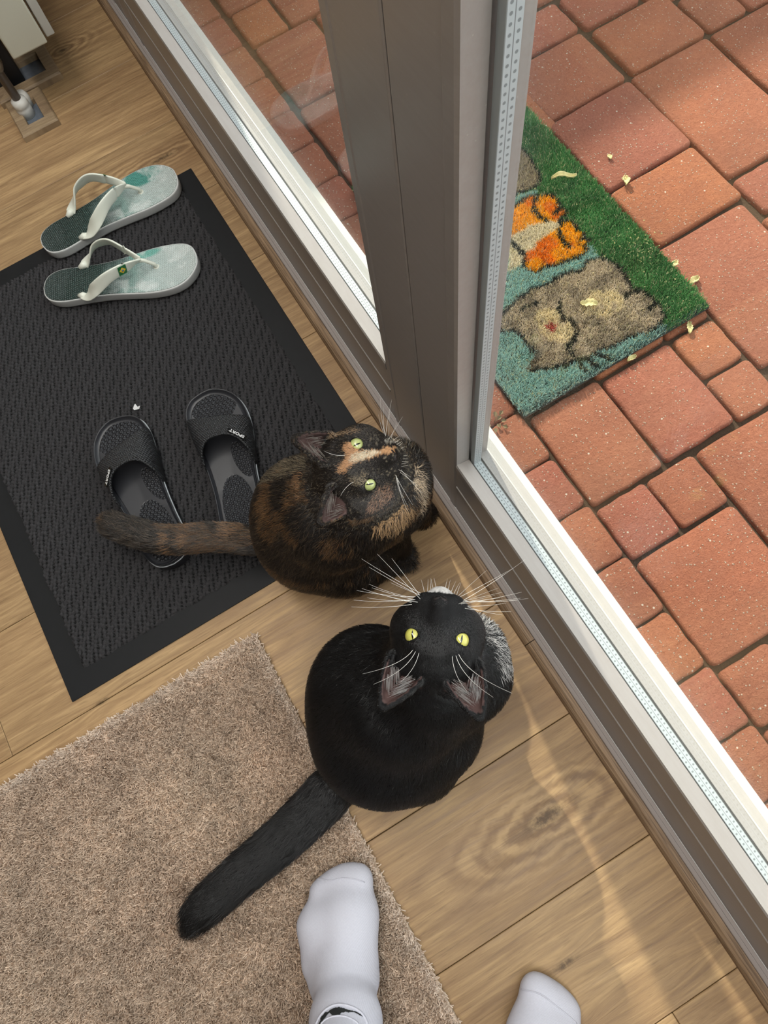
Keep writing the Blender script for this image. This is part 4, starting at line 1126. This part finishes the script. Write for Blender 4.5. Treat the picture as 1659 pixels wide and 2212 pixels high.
def bcol(P, N, r):
    n = len(P); k = r.uniform(.55, 1.5, (n, 1)) * (.7 + .6 * vnoise(P, 60, 4))[:, None]
    c = np.array([[.0070, .0070, .0076]]) * k * (.45 + 1.1 * vnoise(P, 140, 6))[:, None]
    q = P - C; f_ = q @ Fv; u_ = q @ U; r_ = q @ R
    white = (f_ > .040) & (u_ < -.0175) & (np.abs(r_) < .0125)                 # chin
    px_, py_ = project(P); bib = [(990, 1300), (1040, 1300), (1080, 1350), (1120, 1400), (1115, 1462), (1080, 1460), (1066, 1408), (1030, 1350)]
    white |= in_poly(px_ + r.normal(0, 3, n), py_ + r.normal(0, 3, n), bib) & (np.linalg.norm(q, axis=1) > .064) & (r.random(n) < .42)           # chest
    c[white] = np.array([.62, .60, .58]) * r.uniform(.7, 1.1, (white.sum(), 1))
    return c
def base_col(P, N, tips, eyes, fn, pink):
    Cc = fn(P, N, np.random.default_rng(2)) * .8; m_ = ear_inner(P, N, tips); Cc[m_] = pink
    return Cc
NV = s.grad(V); vc = base_col(V, NV, tips, eyes, bcol, (.085, .050, .046))
set_vcol(body, vc)
def eye_mask(P, eyes, rad=.0100):
    m_ = np.ones(len(P), bool)
    for p, n_, s1, u1, q in eyes:
        d = P - p; m_ &= ~(((d @ s1) / (rad * 1.02)) ** 2 + ((d @ u1) / (rad * .74)) ** 2 + ((d @ n_) / .012) ** 2 < 1)
    return m_
def lenfn(C, T, tips, Fv, U, base=.011, face=.0035, tl=.013):
    def fn(P):
        q = P - C; f_ = q @ Fv; hd = np.linalg.norm(q, axis=1)
        L = np.where(hd < .075, np.interp(f_, [-.05, -.01, .025, .05], [base * .8, .0058, face, .0018]), base)
        td, dist, i = tail_dir(P, T); L = np.where((dist < .035) & (i > 2), tl, L)
        e, _ = near_ear(P, tips); return np.where(e, .0022, L)
    return fn
def fmask(tips, eyes, V_=None):
    def fn(P):
        N = s.grad(P); inn = ear_inner(P, N, tips); return eye_mask(P, eyes) & ~inn & (P[:, 2] > .004)
    return fn
lf = lenfn(C, tailA, tips, Fv, U, .013, .0038, .019)
make_fur('fur', s, V, F, 150000, lf, flow, bcol, fmask(tips, eyes), M_fur, cat, bo, .00028, 3, 4, .52, (C, .066))['kind'] = 'stuff'
# white hairs inside the ears
def ear_hair(tips, n, col, root, org, seed):
    r = np.random.default_rng(seed); P = []; 
    for b, tip, op, axd in tips:
        sd = np.cross(axd, op)
        for i in range(n):
            p0 = b + axd * r.uniform(.006, .026) + sd * r.choice([-1, 1]) * r.uniform(.006, .014) + op * r.uniform(-.004, .004)
            d = unit(axd * .8 - sd * np.sign((p0 - b) @ sd) * .5 + op * r.uniform(.0, .4)); Ln = r.uniform(.008, .018)
            P.append([p0 + d * Ln * q for q in (0, .33, .66, 1)])
    P = np.array(P) - org; Rr = np.tile(np.array([.00016, .00014, .0001, .00005]), (len(P), 1))
    o = hair('ear_hair', P, Rr, np.tile(col, (len(P), 1)) * r.uniform(.6, 1, (len(P), 1)), M_whisk, root); o['kind'] = 'stuff'; return o
ear_hair(tips, 120, [.34, .32, .31], cat, bo, 5)
add_eyes(cat, bo, eyes, np.array([0, 0, 1.0]), eye_mat('yellow_green_eye', (.60, .58, .13), (.42, .40, .07)), U)
def nose_part(root, org, L_, ax, mat):
    me = bpy.data.meshes.new('nose'); bm = bmesh.new(); bmesh.ops.create_uvsphere(bm, u_segments=16, v_segments=10, radius=1)
    for v in bm.verts:
        x_, y_, z_ = v.co; w = 1.0 if z_ > -.1 else .55; v.co = (x_ * .0032, y_ * .0064 * w, z_ * .0040)
    bm.to_mesh(me); bm.free(); me.polygons.foreach_set('use_smooth', [True] * len(me.polygons))
    o = link('nose', me, mat, root); M = Matrix.Identity(4); c = L_(.0605, 0, -.0045) - org
    for i in range(3): M[i][0] = ax[0][i]; M[i][1] = ax[1][i]; M[i][2] = ax[2][i]; M[i][3] = c[i]
    o.matrix_local = M
nose_part(cat, bo, L_, ax, M_nose)
def whiskers(root, org, s, L_, Fv, U, R, n, Lw, seed, brow=3):
    r = np.random.default_rng(seed); it = []
    for q in (1, -1):
        for i in range(n):
            u0 = -.019 + .010 * (i % 4) / 3; p0 = L_(.047 + .004 * r.random(), q * (.014 + .003 * r.random()), u0)
            sp = i / (n - 1)
            d = unit(R * q * (1.05 - .62 * sp) + Fv * (-.25 + 1.0 * sp) + U * (.12 + .22 * r.normal())); bend = Fv * (.42 - .30 * sp) + U * .18 * r.uniform(.3, 1) + R * q * .05
            it.append((p0, d, Lw * r.uniform(.55, 1.05), bend * r.uniform(.6, 1.2)))
        for i in range(brow):
            p0 = L_(.020, q * (.016 + .003 * i), .026); d = unit(U * .75 + R * q * (.05 + .2 * i) - Fv * .35)
            it.append((p0, d, Lw * r.uniform(.50, .66), R * q * (.35 + .2 * i) - U * .15))
        for i in range(5):
            p0 = L_(.050, q * (.004 + .003 * i), -.027 + .001 * i); it.append((p0, unit(Fv * .9 - U * .3 + R * q * .3 * r.random()), Lw * .25, U * .2))
    o = whisker_set('whiskers', root, org, it, M_whisk); o['kind'] = 'stuff'
whiskers(cat, bo, s, L_, Fv, U, R, 13, .070, 8)

# ------------------------------------------------------------------ tortoiseshell cat
to = W(700, 1150, 0)
C, Fv, U, R = head_frame((797, 999), .285, (212, -66), math.radians(42))
s = Sculpt((-.30, .13, -.004), (.24, .58, .40), .0021)
s.ell(W(690, 1140, .088), (.090, .088, .082), None, .03)
s.ell(W(668, 1098, .125), .070, None, .03)
s.ell(W(725, 1110, .165), .070, None, .03)
s.ell(W(790, 1075, .195), .060, None, .03)
s.ell(W(842, 1068, .170), (.050, .050, .060), None, .025)
s.ell(W(850, 1020, .205), .040, None, .025)
s.cap(W(790, 1060, .22), C - Fv * .012 - U * .012, .047, .038, .025)
s.ell(W(760, 1205, .055), (.060, .050, .048), None, .02)
s.ell(W(640, 1100, .06), .055, None, .02)
s.cap(W(800, 1235, .016), W(838, 1222, .014), .015, .014, .012)
s.cap(W(835, 1105, .13), W(862, 1180, .030), .024, .0155, .02)
for q in (-.011, -.0038, .0038, .011):
    b_ = W(872, 1203, .012); dd = unit(W(905, 1196, .012) - W(862, 1205, .012)); sd_ = np.array([-dd[1], dd[0], 0])
    s.cap(b_ - dd * .006 + sd_ * q, b_ + dd * .008 + sd_ * q * 1.1, .0095, .0072, .004)
s.cap(W(888, 1080, .12), W(905, 1110, .03), .022, .015, .02); s.ell(W(912, 1112, .014), (.020, .017, .013), None, .01)
tail = catmull([W(610, 1165, .055), W(560, 1168, .060), W(505, 1162, .066), W(450, 1160, .070), W(395, 1165, .070), W(345, 1163, .068), W(300, 1152, .064), W(255, 1138, .060), W(232, 1128, .058)], 3)
tr = np.interp(np.linspace(0, 1, len(tail)), [0, .15, .5, .8, .93, 1], [.020, .0165, .0165, .0165, .0145, .007])
for i in range(len(tail) - 1): s.cap(tail[i], tail[i + 1], tr[i], tr[i + 1], .006)
ears = [((-.008, .0270, .024), (-.018, .050, .066), (.80, .10, .1)), ((-.008, -.0270, .024), (-.018, -.052, .064), (.80, -.10, .1))]
L_, ax, tips = sculpt_head(s, C, Fv, U, R, ears, .97)
eyes = cut_eyes(s, L_, ax, Fv, U, R, dict(pos=(.0205, .009), n=(.80, .36, .48), w=.0088, h=.0078, tilt=.15))
s.floor(.001)
_sl, _P = s.block(s.lo, s.lo + s.n * s.h); _on = (_P[..., 0] < MX1 + .004) & (_P[..., 1] > MY0 - .004)
s.D = np.where(_on, np.maximum(s.D, .0116 - _P[..., 2]), s.D).astype(np.float32)
_ha, _hu, _hn, _hL, _ = frame_xy((540, 1172), (455, 848), .034)     # keep clear of the slide beside the rump
_a = (_P[..., 0] - _ha[0]) * _hu[0] + (_P[..., 1] - _ha[1]) * _hu[1]; _b = (_P[..., 0] - _ha[0]) * _hn[0] + (_P[..., 1] - _ha[1]) * _hn[1]
_cut = np.minimum.reduce([_a + .004, .16 - _a, .041 - np.abs(_b), .052 - _P[..., 2]]); s.D = np.maximum(s.D, _cut).astype(np.float32); del _P, _on, _a, _b, _cut
V, F = s.polygonise()
cat2 = tag(empty('cat', tuple(to)), 'black and ginger tortoiseshell cat sitting by the black mat and door post', 'cat', None)
body = np_mesh('body', V - to, F, M_skin, cat2)
tailA = np.array(tail)
ZT = lambda l: [(540 + x * .2411, 900 + y * .2411) for x, y in l]
MARKS = [  # outline in the plane of the photograph, colour, share of hairs, head only
    (ZT([(840, 270), (885, 345), (795, 480), (862, 497), (905, 440), (1000, 392), (1100, 362), (1200, 335), (1290, 325), (1305, 268), (1230, 272), (1150, 298), (1080, 305), (1000, 312), (955, 285), (930, 235), (890, 230)]), (.60, .34, .17), .95, 1),
    (ZT([(900, 400), (930, 330), (1000, 318), (1120, 305), (1180, 300), (1150, 330), (1050, 370), (960, 400)]), (.74, .63, .46), .9, 1),
    (ZT([(900, 540), (1050, 500), (1055, 610), (950, 610)]), (.36, .29, .19), .45, 1),
    (ZT([(1150, 640), (1250, 590), (1290, 700), (1190, 810), (1050, 870), (1070, 760)]), (.34, .20, .13), .42, 1),
    (ZT([(700, 165), (950, 105), (1010, 120), (930, 145), (720, 200)]), (.40, .27, .16), .55, 1),
    (ZT([(1180, 200), (1330, 165), (1345, 235), (1200, 245)]), (.34, .32, .28), .40, 1),
    (ZT([(1080, 130), (1180, 200), (1160, 260), (1080, 180)]), (.10, .09, .07), .3, 1),
    (ZT([(1425, 400), (1500, 450), (1560, 650), (1545, 800), (1500, 860), (1470, 640), (1440, 500)]), (.55, .43, .30), .6, 0),
    (ZT([(1090, 920), (1250, 890), (1350, 800), (1440, 780), (1440, 870), (1330, 990), (1200, 1040), (1110, 1010)]), (.46, .29, .15), .62, 0),
    (ZT([(440, 490), (560, 510), (610, 640), (590, 730), (480, 750)]), (.36, .20, .10), .6, 0),
    (ZT([(200, 410), (520, 370), (540, 470), (300, 560), (120, 620)]), (.22, .18, .12), .45, 0),
    (ZT([(60, 760), (160, 700), (200, 900), (100, 960)]), (.20, .11, .05), .45, 0)]
def tcol(P, N, r):
    n = len(P); q = P - C; f_ = q @ Fv; u_ = q @ U; r_ = q @ R; hd = np.linalg.norm(q, axis=1)
    k = r.uniform(.55, 1.5, (n, 1)) * (.7 + .6 * vnoise(P, 60, 4))[:, None]
    c = np.array([[.014, .011, .0095]]) * k
    st = np.stack([P[:, 0] * 1.0, P[:, 1] * 1.0, P[:, 2] * 2.2], 1)
    pn = vnoise(st, 26, 11) + .35 * (vnoise(P, 70, 12) - .5)
    gin = (pn > .62) & (hd > .062); mixr = r.random(n) < .55
    gm = gin & mixr; c[gm] = np.array([.16, .085, .038]) * r.uniform(.5, 1.2, (gm.sum(), 1))
    g0 = (r.random(n) < .13) & (hd > .062); c[g0] = np.array([.10, .070, .042]) * r.uniform(.5, 1.2, (g0.sum(), 1))
    px_, py_ = project(P); V_ = np.array([0, 0, H]) - P; V_ = V_ / np.linalg.norm(V_, axis=1, keepdims=True); see = (N * V_).sum(1) > -.35
    h_ = hd < .072
    gr = h_ & (r.random(n) < .07); c[gr] = np.array([.20, .17, .12]) * r.uniform(.5, 1.2, (gr.sum(), 1))
    for poly, colr, share, hd_only in MARKS:
        mk = in_poly(px_ + r.normal(0, 2.2, n), py_ + r.normal(0, 2.2, n), poly) & see & (r.random(n) < share) & (h_ if hd_only else ~h_)
        c[mk] = np.array(colr) * r.uniform(.6, 1.2, (mk.sum(), 1))
    td, dist, i = tail_dir(P, tailA); tm = (dist < .03) & (i > 3); tg = tm & (r.random(n) < .20); c[tg] = np.array([.13, .105, .08]) * r.uniform(.5, 1.2, (tg.sum(), 1))
    tg = tm & (vnoise(P, 50, 31) > .6) & (i < 14) & (r.random(n) < .5); c[tg] = [.25, .14, .07]
    return c
NV = s.grad(V); vc = base_col(V, NV, tips, eyes, tcol, (.085, .052, .048))
set_vcol(body, vc)
flow = flow_for(C, Fv, U, R, tailA, to)
lf = lenfn(C, tailA, tips, Fv, U, .014, .0038, .016)
make_fur('fur', s, V, F, 150000, lf, flow, tcol, fmask(tips, eyes), M_fur, cat2, to, .00028, 13, 4, .52, (C, .066))['kind'] = 'stuff'
ear_hair(tips, 70, [.30, .27, .24], cat2, to, 6)
add_eyes(cat2, to, eyes, np.array([0, 0, 1.0]), eye_mat('pale_green_eye', (.52, .58, .24), (.36, .42, .14)), U)
nose_part(cat2, to, L_, ax, M_nose)
whiskers(cat2, to, s, L_, Fv, U, R, 7, .048, 18, 1)

# ------------------------------------------------------------------ the person: socked feet and legs
per = tag(empty('person', (-.20, -.22, .014)), 'person in white ankle socks standing on the rug, only the feet in view', 'person')
po = np.array([-.20, -.22, .014])
t = NT('white_knit'); p = t.pos()
kn = t.noise(p, 1400, 2, .5); wv = t.math('SINE', t.math('MULTIPLY', t.sep(t.obj())[0], 4200.0))
t.set(color=t.mix(t.noise(p, 500, 3, .6), (.52, .52, .59), (.60, .60, .67)), rough=.95, spec=.15)
t.bump(t.math('ADD', kn, t.math('MULTIPLY', wv, .25)), .35, .0006); M_knit = t.m
M_ink = simple('black_knit', (.012, .014, .014), .9)
M_skinp = simple('leg_skin', (.50, .31, .22), .6)
def foot(zf, toes, ball, mid, ankle, bounds):
    s = Sculpt(*bounds, .0019)
    for (px, py, z, r) in toes: s.ell(W(px, py, zf + z), (r, r, r * .92), None, .010)
    for (a, b) in ball: s.cap(W(a[0], a[1], zf + a[2]), W(b[0], b[1], zf + b[2]), a[3], b[3], .014)
    for (a, b) in mid: s.cap(W(a[0], a[1], zf + a[2]), W(b[0], b[1], zf + b[2]), a[3], b[3], .018)
    for a, b, ra, rb in ankle: s.cap(a, b, ra, rb, .016)
    s.floor(zf + .0005, .004)
    return s
bm_lo, bm_hi = (-.40, -.45, -.004), (-.14, .0, .26)
an = W(748, 2215, .105); heel = an + np.array([-.035, -.050, 0]); heel[2] = .045
s = foot(.0165, [(775, 1893, .016, .0150), (752, 1888, .015, .0125), (732, 1893, .014, .0115), (712, 1905, .013, .0112), (692, 1922, .013, .0108)],
         [((774, 1915, .018, .017), (772, 1975, .024, .022)), ((750, 1912, .018, .016), (745, 1985, .026, .024)), ((722, 1920, .016, .015), (718, 1990, .024, .022)), ((695, 1935, .014, .013), (682, 2000, .020, .020)), ((682, 2000, .020, .020), (684, 2080, .020, .018))],
         [((745, 1980, .028, .026), (744, 2110, .045, .030)), ((770, 1975, .026, .024), (768, 2110, .036, .028)), ((700, 2000, .022, .022), (716, 2120, .030, .026)), ((744, 2100, .045, .030), (745, 2190, .080, .036))],
         [(heel, an, .034, .034), (an, an + np.array([-.03, -.05, .16]), .036, .042), (W(740, 2120, .045), heel, .030, .032)], (bm_lo, bm_hi))
V, F = s.polygonise(); sockL = np_mesh('sock', V - po, F, M_knit, per)
bvh = BVHTree.FromPolygons([Vector(v) for v in V], F.tolist())
eye_ = Vector((0, 0, H))
def on_surface(bvh, px, py, off=.0008):
    d = Vector((RC.T @ np.array([px - 829.5, py - 1106.0, FPX])).tolist()).normalized(); hit, nr, _, _ = bvh.ray_cast(eye_, d)
    if hit is None: return None
    if nr.dot(d) > 0: nr = -nr
    return hit + nr * off
def seam(name, bvh, pts, r, mat, root, org, off=.0002):
    q = [on_surface(bvh, x, y, off) for x, y in [tuple(p_) for p_ in catmull([np.array(p_) for p_ in pts], 6)]]; q = [a for a in q if a is not None]
    if len(q) > 3: return tube(name, [a - Vector(org.tolist()) for a in q], r, mat, root, 6)
seam('toe_seam', bvh, [(673, 1903), (690, 1899), (715, 1902), (740, 1897), (765, 1899), (788, 1906)], .0008, M_knit, sockL, po)
def decal(name, poly, bvh, off, mat, root, org, step=1.1):
    xs = [p_[0] for p_ in poly]; ys = [p_[1] for p_ in poly]; nx = int((max(xs) - min(xs)) / step) + 2; ny = int((max(ys) - min(ys)) / step) + 2
    G_ = {}; v = []; f = []
    for i in range(nx + 1):
        for j in range(ny + 1):
            q = on_surface(bvh, min(xs) + i * step, min(ys) + j * step, off)
            if q is not None: G_[i, j] = len(v); v.append(q - Vector(org.tolist()))
    for i in range(nx):
        for j in range(ny):
            cx_, cy_ = min(xs) + (i + .5) * step, min(ys) + (j + .5) * step
            if in_poly(np.array([cx_]), np.array([cy_]), poly)[0] and all(k_ in G_ for k_ in ((i, j), (i + 1, j), (i + 1, j + 1), (i, j + 1))): f.append((G_[i, j], G_[i + 1, j], G_[i + 1, j + 1], G_[i, j + 1]))
    if f:
        o = mesh(name, v, f, mat, root, True)
        bm = bmesh.new(); bm.from_mesh(o.data); bmesh.ops.delete(bm, geom=[v_ for v_ in bm.verts if not v_.link_faces], context='VERTS'); bm.to_mesh(o.data); bm.free(); return o
Z3 = lambda l: [(640 + x * 220 / 1659, 2100 + y * 220 / 1659) for x, y in l]
decal('woven_logo', Z3([(365, 860), (400, 790), (400, 750), (450, 690), (480, 655), (525, 655), (560, 620), (620, 590), (700, 575), (760, 590), (860, 625), (960, 645), (1020, 675), (1090, 740), (1000, 690), (930, 655), (880, 655), (850, 665), (800, 650), (770, 670), (730, 665), (710, 705), (585, 712), (545, 665), (510, 700), (470, 755), (380, 870)]), bvh, .0007, M_ink, sockL, po)
seam('cuff_ridge', bvh, Z3([(320, 850), (380, 730), (470, 620), (600, 545), (720, 530), (860, 555), (1000, 620), (1100, 720), (1160, 845)]), .0014, M_knit, sockL, po, .0)
seam('cuff_ridge', bvh, Z3([(400, 845), (480, 770), (590, 725), (720, 712), (850, 740), (960, 800), (1010, 850)]), .0010, M_knit, sockL, po, .0)
# right foot
bm_lo, bm_hi = (-.20, -.62, -.004), (.06, -.26, .26)
fd = unit(W(1172, 2110, 0) - W(1166, 2330, 0)); an2 = W(1165, 2500, .10); heel2 = an2 + np.array([-.03, -.05, 0]); heel2[2] = .04
s = foot(.0, [(1158, 2131, .016, .0145), (1182, 2140, .015, .0125), (1202, 2153, .014, .0118), (1218, 2168, .013, .0112), (1230, 2186, .013, .0108)],
         [((1155, 2150, .018, .017), (1135, 2225, .024, .022)), ((1178, 2160, .018, .016), (1165, 2240, .026, .024)), ((1200, 2172, .016, .015), (1195, 2250, .024, .022)), ((1222, 2190, .014, .013), (1225, 2260, .020, .020))],
         [((1160, 2240, .028, .026), (1160, 2370, .045, .030)), ((1195, 2250, .024, .024), (1180, 2370, .034, .028)), ((1160, 2370, .045, .030), (1163, 2460, .075, .036))],
         [(heel2, an2, .034, .034), (an2, an2 + np.array([-.02, -.03, .15]), .036, .042), (W(1160, 2400, .045), heel2, .030, .032)], (bm_lo, bm_hi))
V, F = s.polygonise(); sockR = np_mesh('sock', V - po, F, M_knit, per)
bvh2 = BVHTree.FromPolygons([Vector(v) for v in V], F.tolist())
seam('toe_seam', bvh2, [(1126, 2137), (1140, 2140), (1155, 2143), (1175, 2152), (1200, 2172), (1225, 2192), (1246, 2211)], .0008, M_knit, sockR, po)
# legs above the socks, behind and below the frame
s = Sculpt((-.62, -.92, .14), (.10, -.16, 1.12), .008)
s.ell(np.array([-.26, -.56, .93]), (.15, .12, .11), None, .05)
for a0, kx in ((an, -.0), (an2, .0)):
    top = a0 + np.array([-.03, -.06, .14]); knee = a0 + np.array([-.05, -.12, .38]); hip = np.array([-.26 + (.075 if a0[0] > -.2 else -.075), -.54, .88])
    s.cap(top - np.array([0, 0, .06]), top, .036, .042, .02); s.cap(top, knee + np.array([0, -.01, -.10]), .040, .050, .03); s.cap(knee + np.array([0, -.01, -.10]), knee, .050, .056, .03); s.cap(knee, hip, .060, .085, .04)
V, F = s.polygonise(); np_mesh('body', V - po, F, simple('charcoal_trousers', (.03, .03, .035), .9), per)
